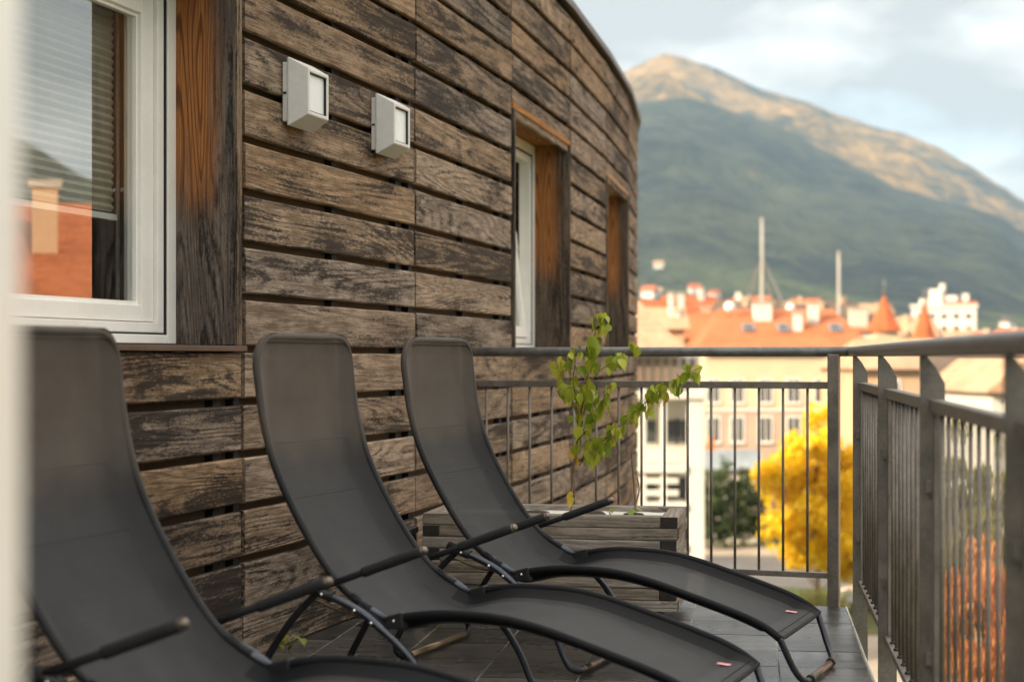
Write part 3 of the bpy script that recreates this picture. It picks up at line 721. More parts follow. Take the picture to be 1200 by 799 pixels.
sap = thing('sapling', 'young green leafy sapling with a few yellow leaves growing in the planter', 'plant', base)
inv = Matrix.Translation(-base)
def path(pp, Y0, Y1):
    return [at(x, y, Y0 + (Y1 - Y0) * k / (len(pp) - 1)) for k, (x, y) in enumerate(pp)]
stems = [(path([(668, 604), (671, 565), (676, 522), (682, 480), (690, 432), (696, 398), (703, 366)], 7.02, 6.98), 0.0055, 1.0),
         (path([(679, 540), (700, 522), (727, 498), (757, 471), (787, 447), (824, 429)], 7.02, 6.86), 0.0036, 1.0),
         (path([(680, 495), (668, 465), (659, 440), (656, 418)], 7.02, 7.08), 0.003, 0.9),
         (path([(688, 450), (706, 432), (726, 418), (742, 405)], 7.0, 7.1), 0.003, 0.8),
         (path([(678, 510), (694, 490), (707, 468), (716, 450)], 7.0, 6.9), 0.003, 0.9),
         (path([(684, 478), (672, 452), (674, 420), (668, 405)], 7.0, 6.95), 0.003, 0.8),
         (path([(679, 545), (692, 530), (704, 524), (716, 512)], 7.02, 7.1), 0.003, 0.9)]
for k, (pp, r_, dn) in enumerate(stems):
    sm = spline(pp, 5); n = len(sm)
    MB().tube([p - base for p in sm], [r_ * (1 - 0.75 * i / n) for i in range(n)], 8).build('stem', M['bark'], sap)
    cnt = {0: 68, 1: 98, 2: 26, 3: 20, 4: 34, 5: 20, 6: 24}[k]
    for q in range(cnt):
        f_ = rl_.uniform(0.34 if k == 0 else (0.14 if k == 1 else 0.25), 1.0)
        p = sm[min(int(f_ * (n - 1)), n - 1)] + Vector((rl_.gauss(0, 0.017), rl_.gauss(0, 0.03), rl_.gauss(0.004, 0.014)))
        sz = rl_.uniform(0.036, 0.070) * (0.85 if f_ > 0.85 else 1)
        yel = rl_.random() < 0.03
        put_leaf(sap, p, sz, rl_.choice(YLEAVES if yel else LEAVES), inv)
for px, py in ((673, 525), (676, 535), (671, 577), (672, 583), (690, 527), (698, 533), (681, 470), (674, 516)):
    put_leaf(sap, at(px, py, 7.0), 0.055, YLEAVES[0], inv)
tb = at(745, 600, 7.02); tw = thing('bare_twig', 'thin bare brown twig standing in the planter', 'twig', tb)
MB().tube([p - tb for p in spline(path([(745, 602), (743, 570), (741, 545), (740, 529)], 7.02, 7.02), 4)], 0.004, 7).build('stem', M['bark'], tw)
MB().tube([p - tb for p in spline(path([(745, 590), (749, 575), (747, 560)], 7.02, 7.0), 4)], 0.003, 7).build('stem', M['bark'], tw)
def weed(label, p, n, size, spread):
    o = thing('weed', label, 'plant', p); iv = Matrix.Translation(-p)
    for k in range(n):
        e = Vector((rl_.uniform(-1, 1) * spread, rl_.uniform(-1, 1) * spread, rl_.uniform(0.3, 1) * spread * 1.2))
        MB().tube([(0, 0, 0), e * 0.6 + Vector((0, 0, 0.004)), e], 0.0012, 5).build('stem', M['leaf'], o)
        q = e.normalized().to_track_quat('X', 'Z').to_matrix().to_4x4()
        l_ = link('leaf', rl_.choice(LEAVES), o); l_.matrix_local = Matrix.Translation(e) @ Matrix.Rotation(rl_.uniform(-3, 3), 4, 'Z') @ Matrix.Rotation(0.3, 4, 'Y') @ Matrix.Scale(size, 4)
    return o
pz = lambda px, Y: Vector(((px - 600) * Y / F, Y, PT - 0.014))
weed('small round green leaf sprouting in the planter below the bare twig', pz(739, 6.93), 3, 0.04, 0.03)
weed('tiny green sprouts at the planter liner between sapling and twig', pz(715, 6.95), 4, 0.02, 0.02)
weed('small green weed at the foot of the board wall behind middle lounger', Vector((-0.80, 6.12, 0.0)), 7, 0.045, 0.05)
weed('small green weed on the tiles under the farthest lounger', Vector((-0.29, 6.6, 0.0)), 7, 0.035, 0.05)

bx = thing('crate', 'dark box squeezed between board wall and planter', 'box', (-0.46, 6.92, 0), R(-12))
MB().box(-0.055, 0.055, -0.08, 0.08, 0.0, 0.33).build('body', M['plastic'], bx, 0.006)
MB().box(-0.062, 0.062, -0.087, 0.087, 0.331, 0.358).build('lid', M['plastic'], bx, 0.006)

# ------------------------------------------------------------------ the blurred white door at the left edge
dx = -0.296; dr_ = thing('terrace_door', 'white door frame, blurred, at the left edge of the picture', 'door', (dx - 0.05, 1.0, 0))
MB().box(-0.05, 0.05, -0.035, 0.035, 0.004, 2.25).build('stile', M['white_pvc'], dr_, 0.006)
MB().box(-0.80, -0.7, -0.035, 0.035, 0.004, 2.25).build('stile', M['white_pvc'], dr_, 0.006)
MB().box(-0.699, -0.051, -0.034, 0.034, 0.006, 0.14).build('bottom_rail', M['white_pvc'], dr_, 0.006)
MB().box(-0.699, -0.051, -0.034, 0.034, 2.12, 2.248).build('top_rail', M['white_pvc'], dr_, 0.006)
MB().box(-0.699, -0.051, -0.004, 0.004, 0.141, 2.119).build('pane', M['glass'], dr_)

# ------------------------------------------------------------------ ground, roads
def ground_mat():
    m = Mat('valley_ground'); v = m.n('NewGeometry').outputs['Position']
    n1 = m.noise(v, 0.03, 5); n2 = m.noise(v, 0.6, 5)
    col = m.mix(m.ramp(m.math('ADD', m.math('MULTIPLY', n1, 0.7), m.math('MULTIPLY', n2, 0.3)), 0.4, 0.6), (0.05, 0.075, 0.022), (0.13, 0.125, 0.055))
    m.base(col, 0.9, 0, 0.2).bump(n2, 0.4, 0.05); return m.m
gm = MB(); N = 64
gm.v = [(0, 0, GROUND)] + [(9000 * math.cos(2*math.pi*k/N), 9000 * math.sin(2*math.pi*k/N), GROUND) for k in range(N)]
gm.f = [(0, 1 + k, 1 + (k+1) % N) for k in range(N)]; gm.sm = [False] * N
tag(gm.build('ground', ground_mat()), kind='structure')
M['asphalt'] = plain('asphalt', (0.10, 0.095, 0.09), 0.85, var=0.25, scale=0.4, bump=0.3, bdist=0.02)
M['paving'] = plain('pale_paving', (0.36, 0.30, 0.24), 0.85, var=0.15, scale=0.8, bump=0.2, bdist=0.02)
tag(MB().poly([(-30, 84), (60, 79), (60, 92), (-30, 97)], GROUND, GROUND + 0.02).build('road', M['asphalt']), kind='structure')
tag(MB().poly([(-30, 97.3), (60, 92.3), (60, 96), (-30, 101)], GROUND, GROUND + 0.13).build('pavement', M['paving']), kind='structure')
tag(MB().poly([(8, 52), (34, 48), (34, 66), (8, 68)], GROUND, GROUND + 0.03).build('yard', M['paving']), kind='structure')

# ------------------------------------------------------------------ mountains: one height field in polar steps
def lerp_tab(tab, x):
    if x <= tab[0][0]: return tab[0][1]
    for (a, fa), (b, fb) in zip(tab, tab[1:]):
        if x <= b:
            t = (x - a) / (b - a); t = t*t*(3-2*t) * 0.5 + t * 0.5; return fa + (fb - fa) * t
    return tab[-1][1]
def aztab(t): return [(math.degrees(math.atan((px - 600) / F)), (HY - y) / F) for px, y in t]
R1 = aztab([(200, 250), (420, 190), (560, 145), (660, 108), (723, 81), (750, 68), (779, 58), (800, 62), (825, 71), (861, 84), (897, 99), (943, 114), (984, 130), (1046, 148), (1092, 168), (1133, 191), (1169, 214), (1200, 235), (1320, 290), (1500, 350)]) + [(35, 0.03), (60, 0.02), (100, 0.02)]
R2 = aztab([(200, 330), (420, 270), (600, 190), (700, 140), (760, 122), (800, 116), (825, 120), (877, 136), (923, 154), (964, 177), (1010, 200), (1056, 222), (1128, 240), (1169, 252), (1200, 272), (1320, 330), (1500, 370)]) + [(35, 0.02), (100, 0.01)]
R3 = [(-40, 0.0), (12, 0.0), (22, 0.03), (30, 0.05), (38, 0.07), (44.6, 0.105), (47, 0.128), (52, 0.14), (60, 0.13), (75, 0.11), (95, 0.1)]
R3 = [(a, s_ * 0.97 / max(math.cos(R(a)), 0.2)) for a, s_ in R3]
def terrain(az, r):
    """height above the valley floor and how much painted sun-gold the spot gets"""
    x, y = r * math.sin(R(az)), r * math.cos(R(az))
    cz = math.cos(R(az))
    nz = noise.fractal(Vector((x / 900, y / 900, 3.7)), 0.9, 2.1, 6)
    rg = 1 - abs(noise.fractal(Vector((x / 700 + 5, y / 1500, 1.1)), 0.8, 2.0, 4)) * 1.6
    def ridge(tab, rr, front, backw, p):
        h = lerp_tab(tab, az) * rr * max(cz, 0.2) + 11
        d = (r - rr)
        f = max(0.0, 1 - (-d / front)) if d < 0 else max(0.0, 1 - d / backw)
        return h, h * (f ** p) if f > 0 else 0
    H1, h1 = ridge(R1, 5200, 3300, 2200, 1.15)
    H2, h2 = ridge(R2, 3700, 2100, 2600, 1.05)
    H3, h3 = ridge(R3, 1950, 760, 1500, 1.1)
    h = max(h1, h2, h3)
    edge = min(abs(r - 5200), abs(r - 3700), abs(r - 1950))
    amp = h * (0.024 + 0.30 * min(edge / 900, 1))
    z = h + amp * (0.8 * nz + 0.6 * (rg - 0.6)) if h > 0 else 0
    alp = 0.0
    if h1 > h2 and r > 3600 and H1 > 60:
        alp = min(max((h1 / H1 - 0.42) / 0.26, 0), 1)  # mask for sunlight painted as gold pasture on the rear ridge
    return max(z, -0.5) , alp
mt = MB(); AZ = [-12 + 107 * k / 300 for k in range(301)]; RRs = [1150 + 5600 * (k / 150) for k in range(151)]
sun_alps = []; rows = []
for a in AZ:
    row = []
    for r_ in RRs:
        z, al = terrain(a, r_); sun_alps.append(al)
        row.append((r_ * math.sin(R(a)), r_ * math.cos(R(a)), GROUND - 0.6 + z))
    rows.append(row)
mt.grid(rows)
def mountain_mat():
    m = Mat('mountain_forest'); v = m.n('NewGeometry').outputs['Position']
    al = m.n('Attribute', {'attribute_name': 'sunlit_pasture'}).outputs['Fac']
    n1 = m.noise(v, 0.0035, 6, 0.6); n2 = m.noise(v, 0.02, 5, 0.65); n3 = m.noise(v, 0.0016, 4)
    k = m.math('ADD', m.math('MULTIPLY', n1, 0.5), m.math('MULTIPLY', n2, 0.5))
    forest = m.mix(m.ramp(k, 0.38, 0.62), (0.003, 0.006, 0.0055), (0.052, 0.058, 0.028))
    z = m.n('SeparateXYZ', None, Vector=v).outputs[2]
    mead = m.math('MULTIPLY', m.math('SUBTRACT', 1.0, m.ramp(z, 40.0, 170.0)), m.ramp(n1, 0.47, 0.56))
    forest = m.mix(m.math('MULTIPLY', mead, 0.35), forest, (0.10, 0.13, 0.035))
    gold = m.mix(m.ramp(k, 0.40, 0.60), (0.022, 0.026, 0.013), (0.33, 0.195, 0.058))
    g = m.ramp(m.math('ADD', al, m.math('MULTIPLY', m.math('SUBTRACT', n1, 0.5), 2.4)), 0.44, 0.66)  # sun patches painted gold up high, cloud-shaded slopes left as dark forest
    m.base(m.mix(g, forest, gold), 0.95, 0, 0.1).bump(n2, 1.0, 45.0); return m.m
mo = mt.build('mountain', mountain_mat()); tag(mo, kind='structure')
at_ = mo.data.attributes.new('sunlit_pasture', 'FLOAT', 'POINT'); at_.data.foreach_set('value', sun_alps)

# ------------------------------------------------------------------ houses
PAL = {}
def paint(col):
    if col not in PAL: PAL[col] = plain('render_plaster', col, 0.85, var=0.08, scale=0.5, bump=0.1, bdist=0.02)
    return PAL[col]
def tiles_mat(name, c, k=1.0):
    m = Mat(name); v = m.coords(True)
    n1 = m.noise(v, 0.5, 5); n2 = m.noise(v, 5.0, 4)
    t = m.math('ADD', m.math('MULTIPLY', n1, 0.5), m.math('MULTIPLY', n2, 0.5))
    m.base(m.mix(m.ramp(t, 0.35, 0.65), tuple(q * 0.78 for q in c), tuple(min(q * 1.18, 1) for q in c)), 0.8, 0, 0.25)
    wv = m.n('TexWave', {'wave_type': 'BANDS', 'bands_direction': 'Z'}, Vector=v, Scale=1.6 * k).outputs['Fac']
    m.bump(m.math('ADD', wv, n2), 0.5, 0.03); return m.m
M['roof_orange'] = tiles_mat('orange_roof_tiles', (0.42, 0.132, 0.052))
M['roof_red'] = tiles_mat('red_roof_tiles', (0.42, 0.11, 0.04))
M['roof_sand'] = tiles_mat('sand_roof_tiles', (0.44, 0.27, 0.165))
M['roof_brown'] = tiles_mat('brown_roof_tiles', (0.12, 0.085, 0.06))
M['roof_grey'] = tiles_mat('grey_roof_sheet', (0.22, 0.25, 0.27))
M['dark_pane'] = plain('dark_far_pane', (0.06, 0.065, 0.07), 0.15, var=0.2, scale=1)
M['shutter'] = plain('brown_shutter', (0.10, 0.06, 0.035), 0.7)

def house(name, label, c, rz, w_, d_, eave, ridge_z, wall_c, roof='orange', hip=0.0, ov=0.35, z0=GROUND, wins=(), chims=(), ridge_along='x', cat='house', group=None):
    """w_ along local x, d_ along local y (front at y = 0, body behind it), heights absolute"""
    o = thing(name, label, cat, (c[0], c[1], z0), rz, group); b = z0
    MB().box(-w_/2, w_/2, 0, d_, 0, eave - b).build('wall', paint(wall_c), o)
    e, t = eave - b, ridge_z - b
    x0, x1, y0, y1 = -w_/2 - ov, w_/2 + ov, -ov, d_ + ov
    r_ = MB()
    if ridge_along == 'x':
        A = [(x0, y0, e), (x1, y0, e), (x1, y1, e), (x0, y1, e)]; R0, R1_ = (x0 + hip, d_/2, t), (x1 - hip, d_/2, t)
        F_ = [(0, 1, 5, 4), (1, 2, 5), (2, 3, 4, 5), (3, 0, 4), (3, 2, 1, 0)]
    else:
        A = [(x0, y0, e), (x1, y0, e), (x1, y1, e), (x0, y1, e)]; R0, R1_ = (0, y0 + hip, t), (0, y1 - hip, t)
        F_ = [(0, 1, 4), (1, 2, 5, 4), (2, 3, 5), (3, 0, 4, 5), (3, 2, 1, 0)]
    r_.v = A + [R0, R1_]; r_.f = F_; r_.sm = [False] * 5
    rf = r_.build('roof', M['roof_' + roof], o)
    sl = rf.modifiers.new('thick', 'SOLIDIFY'); sl.thickness = 0.16; sl.offset = 1
    # ridge cap and eaves board
    MB().tube([R0, R1_], 0.11, 8).build('ridge_cap', M['roof_' + roof], rf)
    MB().box(x0, x1, y0 - 0.06, y0 - 0.005, e - 0.16, e - 0.01).build('gutter', M['shutter'], rf)
    for (x, zc, ww, hh) in wins:
        fr = MB()
        for q in ((x-ww/2-.09, x-ww/2, zc-hh/2-.09, zc+hh/2+.09), (x+ww/2, x+ww/2+.09, zc-hh/2-.09, zc+hh/2+.09), (x-ww/2, x+ww/2, zc+hh/2, zc+hh/2+.09), (x-ww/2, x+ww/2, zc-hh/2-.09, zc-hh/2), (x-.03, x+.03, zc-hh/2, zc+hh/2)):
            fr.box(q[0], q[1], -0.07, -0.004, q[2] - b, q[3] - b)
        wn = fr.build('window', M['white_pvc'], o)
        MB().box(x-ww/2, x+ww/2, -0.035, -0.006, zc-hh/2-b, zc+hh/2-b).build('pane', M['dark_pane'], wn)
        MB().box(x-ww/2-.15, x+ww/2+.15, -0.16, -0.003, zc-hh/2-.16-b, zc-hh/2-.092-b).build('window_sill', paint((0.5, 0.47, 0.42)), wn)
    for (x, y, ww, zt, col) in chims:
        ch = MB().box(x-ww/2, x+ww/2, y-ww/2*0.8, y+ww/2*0.8, e, zt - b).build('chimney', paint(col), rf)
        MB().box(x-ww/2-.07, x+ww/2+.07, y-ww/2*0.8-.07, y+ww/2*0.8+.07, zt-b+.001, zt-b+.12).build('chimney_cap', paint((0.42, 0.36, 0.3)), ch)
    return o
CREAM, PINK, WHITE, PEACH = (0.60, 0.47, 0.31), (0.46, 0.33, 0.25), (0.62, 0.585, 0.52), (0.52, 0.34, 0.21)

def PX(px, Y): return (px - 600) * Y / F
def PZ(py, Y): return CH - (py - HY) * Y / F
# the long orange-roofed building
Y1 = 108.0; cx = (PX(826, Y1) + PX(1020, Y1)) / 2; wid = PX(1020, Y1) - PX(826, Y1)
wins = []
for col_px in (836, 864, 897, 930, 962, 995):
    for (py, h_) in ((458, 26), (503, 28)):
        wins.append((PX(col_px, Y1) - cx, PZ(py, Y1), 0.72, h_ * Y1 / F))
ch = [(PX(893, 112) - cx, 4.0, 1.15, PZ(356, 112), WHITE), (PX(933, 111) - cx, 2.4, 0.55, PZ(368, 111), WHITE), (PX(951, 112) - cx, 3.4, 0.65, PZ(357, 112), WHITE)]
b1 = house('apartment_house', 'long cream house with orange hipped roof and white chimneys behind the yellow tree', (cx, Y1), 0, wid, 10.5, PZ(411, Y1), PZ(365, 113), CREAM, 'orange', 1.9, 0.4, GROUND, wins, ch)
MB().box(-wid/2 - 0.06, wid/2 + 0.06, -0.08, -0.003, PZ(482, Y1) - GROUND, PZ(478, Y1) - GROUND).build('cornice', paint(WHITE), b1)
MB().box(-wid/2 - 0.03, wid/2 + 0.03, -0.0056, -0.003, 0, PZ(482.2, Y1) - GROUND).build('lower_wall', paint(PINK), b1)
for px in (877, 918, 979):                   # roof lights on the front slope
    x = PX(px, 110.4) - cx; sl = math.atan2(PZ(365, 113) - PZ(411, Y1), 5.65)
    Ms = Matrix.Translation((x, 2.4, PZ(411, Y1) - GROUND + 2.8 * math.tan(sl) + 0.22)) @ Matrix.Rotation(sl, 4, 'X')
    wl = MB().box(-0.4, 0.4, -0.55, 0.55, -0.05, 0.03).build('roof_window', M['roof_grey'], b1, 0, Ms); MB().box(-0.3, 0.3, -0.45, 0.45, 0.031, 0.045).build('pane', M['dark_pane'], wl)
def dish(parent, loc, r_):
    d = MB().dome(loc, (0.1, -1, 0.35), r_, 14, 5); o = d.build('satellite_dish', paint((0.8, 0.78, 0.74)), parent)
    MB().tube([loc, Vector(loc) + Vector((0, 0.25, -0.1)), Vector(loc) + Vector((0, 0.25, -1.0))], 0.03, 6).build('bracket', M['rail'], o)
dish(b1, (PX(855, 112) - cx, 4.0, PZ(360, 112) - GROUND), 0.36); dish(b1, (PX(928, 113) - cx, 5.6, PZ(361, 113.6) - GROUND), 0.30)
# guyed mast and flagpole beyond
def mast(label, px, ytop, ybase, Y, r_, guys):
    p = at(px, ybase, Y); p.z = GROUND; h_ = PZ(ytop, Y) - GROUND
    o = thing('mast', label, 'mast', p)
    MB().tube([(0, 0, 0), (0, 0, h_ * 0.5), (0, 0, h_)], [r_ * 1.2, r_ * 1.1, r_ * 0.8], 10).build('pole', paint((0.36, 0.33, 0.29)), o)
    MB().dome((0, 0, h_), (0, 0, 1), r_ * 1.3, 8, 4).build('cap', paint((0.36, 0.33, 0.29)), o)
    for gx, gy in guys: MB().tube([(0, 0, h_ * 0.86), (gx, gy, 8)], 0.07, 5).build('guy_wire', M['rail'], o)
mast('tall pale mast with guy wires above the orange roof', 893, 258, 380, 150, 0.16, [(-5.2, -1), (5.2, -1), (-3, 3), (3, 3)])
mast('shorter plain pale mast right of the guyed one', 983, 297, 380, 152, 0.16, [])
# annex with grey roof
house('annex', 'low white annex with grey roof below the long cream house', (PX(857, 101), 101.5), 0, 3.4, 4.5, PZ(549, 101.5), PZ(530, 103), WHITE, 'grey', 0, 0.3)
# sandy roofed house with white loggias at the left
Y2 = 58.0; xl2, xr2 = PX(690, Y2), PX(826, Y2)
b2 = thing('loggia_house', 'white house with columns, loggias and sandy tiled roof beside the timber building', 'house', ((xl2 + xr2) / 2, Y2, GROUND)); w2 = xr2 - xl2
MB().box(-w2/2, w2/2, 1.6, 9, 0, PZ(412, Y2) - GROUND).build('wall', paint(WHITE), b2)
for px in (754, 778, 816):
    x = PX(px, Y2) - (xl2 + xr2) / 2; hw = 0.28 if px > 800 else 0.10
    MB().box(x - hw, x + hw, 0, 0.5, 0, PZ(455, Y2) - GROUND).build('column', paint(WHITE), b2, 0.02)
for py in (462, 548, 592, 640):
    z = PZ(py, Y2) - GROUND; MB().box(-w2/2, w2/2 + (0.1 if py < 470 else -0.62), -0.12, 1.599, z - 0.16, z + 0.10).build('floor_slab', paint(WHITE), b2, 0.02)
for py in (563, 577, 608, 624):
    z = PZ(py, Y2) - GROUND; MB().box(-w2/2, w2/2 - 0.9, -0.02, 0.04, z - 0.10, z + 0.09).build('parapet_board', paint(WHITE), b2)
for k, px in enumerate((762, 786, 800)):
    for py in (505, 572, 618):
        x = PX(px, Y2 + 1.6) - (xl2 + xr2) / 2; z = PZ(py, Y2 + 1.6) - GROUND
        wn = MB().box(x - 0.25, x + 0.25, 1.54, 1.597, z - 0.45, z + 0.45).build('window', paint((0.62, 0.57, 0.48)), b2); MB().box(x - 0.19, x + 0.19, 1.50, 1.535, z - 0.39, z + 0.39).build('pane', M['dark_pane'], wn)
for k in range(13):
    x = -w2/2 + 0.12 + k * 0.30
    if x < w2/2 - 0.5: MB().box(x, x + 0.2, -0.06, 0.0, PZ(452, Y2) - GROUND, PZ(420, Y2) - GROUND).build('louvre', paint((0.20, 0.14, 0.10)), b2)
z_e, z_r = PZ(413, Y2) - GROUND, PZ(336, Y2 + 4) - GROUND
r_ = MB(); xe = PX(803, Y2) - (xl2 + xr2) / 2
r_.v = [(-w2/2 - 3, -0.5, z_e), (xe, -0.5, z_e), (xe, 9.5, z_e), (-w2/2 - 3, 9.5, z_e), (-w2/2 - 3, 4.5, z_r), (xe - 1.9, 4.5, z_r)]; r_.f = [(0, 1, 5, 4), (1, 2, 5), (2, 3, 4, 5), (3, 0, 4), (3, 2, 1, 0)]; r_.sm = [False] * 5
rf2 = r_.build('roof', M['roof_sand'], b2); s_ = rf2.modifiers.new('thick', 'SOLIDIFY'); s_.thickness = 0.14; s_.offset = 1
sg = thing('sign', 'small orange sign board on the corner right of the white house', 'sign', at(833, 520, 80)); MB().box(-0.16, 0.16, -0.03, 0.03, -0.32, 0.32).build('board', paint((0.62, 0.16, 0.03)), sg, 0.01)
pz_ = at(833, 520, 80).z - GROUND; MB().tube([(0, 0.05, -pz_), (0, 0.05, 0.25)], 0.03, 6).build('post', M['rail'], sg)
# houses behind
house('small_house', 'small house with orange roof between sandy roof and long cream house', (PX(820, 128), 128), 0.1, 3.6, 6, PZ(396, 128), PZ(366, 131), CREAM, 'orange', 0, 0.3, chims=[(-0.9, 2.6, 0.45, PZ(345, 131), WHITE), (1.1, 3.0, 0.7, PZ(361, 131), PEACH)])
house('chimney_house', 'house with tall slim white chimney beside the curved building', (PX(776, 118), 118), 0, 3.0, 5, PZ(385, 118), PZ(362, 120), PEACH, 'sand', 0, 0.3, chims=[(0.72, 1.4, 0.36, PZ(344, 119), WHITE), (1.15, 1.2, 0.34, PZ(366, 119), WHITE)])
house('far_house', 'far pinkish roofed house above the left end of the orange roof', (PX(818, 330), 330), 0.3, 10, 9, PZ(362, 330), PZ(347, 334), WHITE, 'red', 0, 0.4, chims=[(2, 3, 1.0, PZ(338, 333), WHITE)])
house('far_house', 'far house with two chimneys and red roof left of the guyed mast', (PX(846, 360), 360), -0.2, 13, 9, PZ(364, 360), PZ(352, 364), PEACH, 'red', 0, 0.4, chims=[(3.2, 3, 1.1, PZ(343, 363), WHITE), (-2, 3, 1.0, PZ(345, 363), WHITE)])
# turreted house
Y4 = 132.0
def turret(parent, cx_, cy_, half, z_e, z_t, z_f, base, hw_flare=1.12):
    s = MB(); s.box(cx_ - half * 0.86, cx_ + half * 0.86, cy_ - half * 0.86, cy_ + half * 0.86, 0, z_e - base).build('turret_wall', paint(CREAM), parent)
    t = MB(); rings = [(half * hw_flare, z_e), (half * 0.78, z_e + (z_t - z_e) * 0.25), (half * 0.42, z_e + (z_t - z_e) * 0.6), (half * 0.06, z_t)]
    t.tube([(cx_, cy_, z - base) for _, z in rings], [q * 1.25 for q, _ in rings], 8)
    t.sm = [False] * len(t.sm); o = t.build('turret_roof', M['roof_red'], parent)
    MB().tube([(cx_, cy_, z_t - base - 0.1), (cx_, cy_, z_f - base)], 0.05, 6).build('finial', M['rail'], o)
    MB().dome((cx_, cy_, z_t - base + 0.25), (0, 0, 1), 0.14, 8, 6, True).build('finial_ball', M['rail'], o)
b4 = house('turret_house', 'cream house with two pointed red turrets right of the orange roof', (PX(1068, Y4), Y4), 0, PX(1118, Y4) - PX(1016, Y4), 9, PZ(412, Y4), PZ(400, Y4 + 4), CREAM, 'brown', 1, 0.3, wins=[(-2.2, PZ(447, Y4), 0.8, 1.5), (0, PZ(447, Y4), 0.8, 1.5), (2.2, PZ(447, Y4), 0.8, 1.5)])
turret(b4, PX(1037, Y4) - PX(1068, Y4), 0.2, 1.02, PZ(388, Y4), PZ(346, Y4), PZ(326, Y4), GROUND)
turret(b4, PX(1084, Y4) - PX(1068, Y4), 0.2, 0.84, PZ(404, Y4), PZ(352, Y4), PZ(338, Y4), GROUND)
house('pale_house', 'pinkish chimney block and wall between orange roof and first turret', (PX(1010, 140), 140), 0, 1.6, 4, PZ(388, 140), PZ(380, 142), WHITE, 'orange', 0, 0.1, chims=[(0, 1.5, 1.4, PZ(362, 141), (0.60, 0.48, 0.40))])
# white tower block
Y5 = 420.0; b5 = thing('tower_block', 'white flat-roofed tower block with rooftop huts behind the second turret', 'building', (PX(1106, Y5), Y5, GROUND), R(-14))
wd5 = 15.5; zt5 = PZ(360, Y5) - GROUND
MB().box(-wd5/2, wd5/2, 0, 12, 0, zt5).build('wall', paint(WHITE), b5)
MB().box(-wd5/2 - .4, wd5/2 + .4, -.4, 12.4, zt5, zt5 + 0.7).build('roof_slab', paint(WHITE), b5)
MB().box(0.5, wd5/2 + 0.2, -.2, 11.8, zt5 + 0.701, zt5 + 1.4).build('attic_roof', M['roof_red'], b5)
for (x, y, ww, h_) in ((-2.0, 3, 3.2, 4.6), (-5.0, 4, 1.8, 2.2), (1.8, 4, 3.0, 3.0), (5.2, 3, 1.6, 3.4), (-0.4, 5, 1.4, 6.0)):
    MB().box(x - ww/2, x + ww/2, y, y + 3, zt5 + 0.702, zt5 + h_).build('rooftop_hut', paint(WHITE), b5)
for row in range(5):
    for q in range(5):
        x = -wd5/2 + 2 + q * 2.9; z = zt5 - 2.2 - row * 3
        wn = MB().box(x - 0.8, x + 0.8, -0.12, -0.004, z - 0.7, z + 0.7).build('window', paint((0.7, 0.66, 0.6)), b5); MB().box(x - 0.7, x + 0.7, -0.14, -0.121, z - 0.6, z + 0.6).build('pane', M['shutter'] if row == 1 else M['dark_pane'], wn)
# right-hand houses below the handrail
house('peach_house', 'large peach house below the turrets behind the right railing', (PX(1075, 92), 92), 0.06, 6.2, 9, PZ(432, 92), PZ(400, 96), PEACH, 'sand', 1.2, 0.3, wins=[(-1.4, PZ(462, 92), 0.8, 1.4), (1.6, PZ(462, 92), 0.8, 1.4)])
house('brown_roof_house', 'ochre house with dark brown roof behind the right railing', (PX(1140, 72), 72), -0.25, 3.4, 6, PZ(444, 72), PZ(412, 75), (0.50, 0.30, 0.17), 'brown', 0.0, 0.35, wins=[(-0.3, PZ(470, 72), 0.35, 0.9)])
house('white_house', 'small white house with pinkish roof at the far right of the picture', (PX(1200, 60), 60), 0.1, 2.3, 6, PZ(458, 60), PZ(424, 60.5), WHITE, 'sand', 0.0, 0.25, wins=[(-0.48, PZ(476, 60), 0.22, 0.32)], ridge_along='y')
house('pale_far_house', 'pale flat-looking house between brown roof and far right house', (PX(1160, 160), 160), 0, 9, 7, PZ(440, 160), PZ(424, 163), WHITE, 'sand', 0, 0.3)
rh = random.Random(8)
spots = [(792, 210, 352), (865, 240, 352), (915, 250, 354), (960, 225, 356), (1000, 260, 352), (1058, 230, 372), (1130, 250, 388), (1165, 215, 392), (1190, 300, 386), (880, 420, 347), (940, 460, 350), (1030, 480, 356)]
words = ['behind the sandy roof', 'behind the left of the long orange roof', 'behind the big chimney', 'behind the slim chimneys', 'behind the right hip of the orange roof', 'between the two turrets', 'below the tower block', 'right of the tower block', 'at the far right under the mountain', 'far off behind the guyed mast', 'far off between the two masts', 'far off left of the first turret']
for k, ((px, Y_, py), wd_) in enumerate(zip(spots, words)):
    ww = rh.uniform(7, 11); zr = PZ(py, Y_)
    house('town_house', 'town house with tiled roof ' + wd_, (PX(px, Y_), Y_), rh.uniform(-0.5, 0.5), ww, rh.uniform(7, 9), zr - rh.uniform(2.4, 3.4), zr, rh.choice([CREAM, PINK, WHITE, PEACH]), rh.choice(['orange', 'red', 'sand', 'brown']), rh.choice([0, 1.5]), 0.4, wins=[(x, zr - 4.6, 0.9, 1.4) for x in (-2.4, 0, 2.4)], chims=[(rh.uniform(-2, 2), 3, 0.8, zr + rh.uniform(0.2, 0.7), PEACH)], group='town houses beyond the long orange roof')
# off to the right, seen only mirrored in the large window
ang = R(-45)
hr = house('orange_roof_house', 'orange roofed house mirrored in the large window', (15.0, 20.4), ang, 16, 9.5, 1.75, 3.75, PEACH, 'orange', 0, 0.5, chims=[(-0.25, 2.2, 0.42, 3.9, PEACH), (3.4, 3.4, 0.5, 4.5, WHITE)])

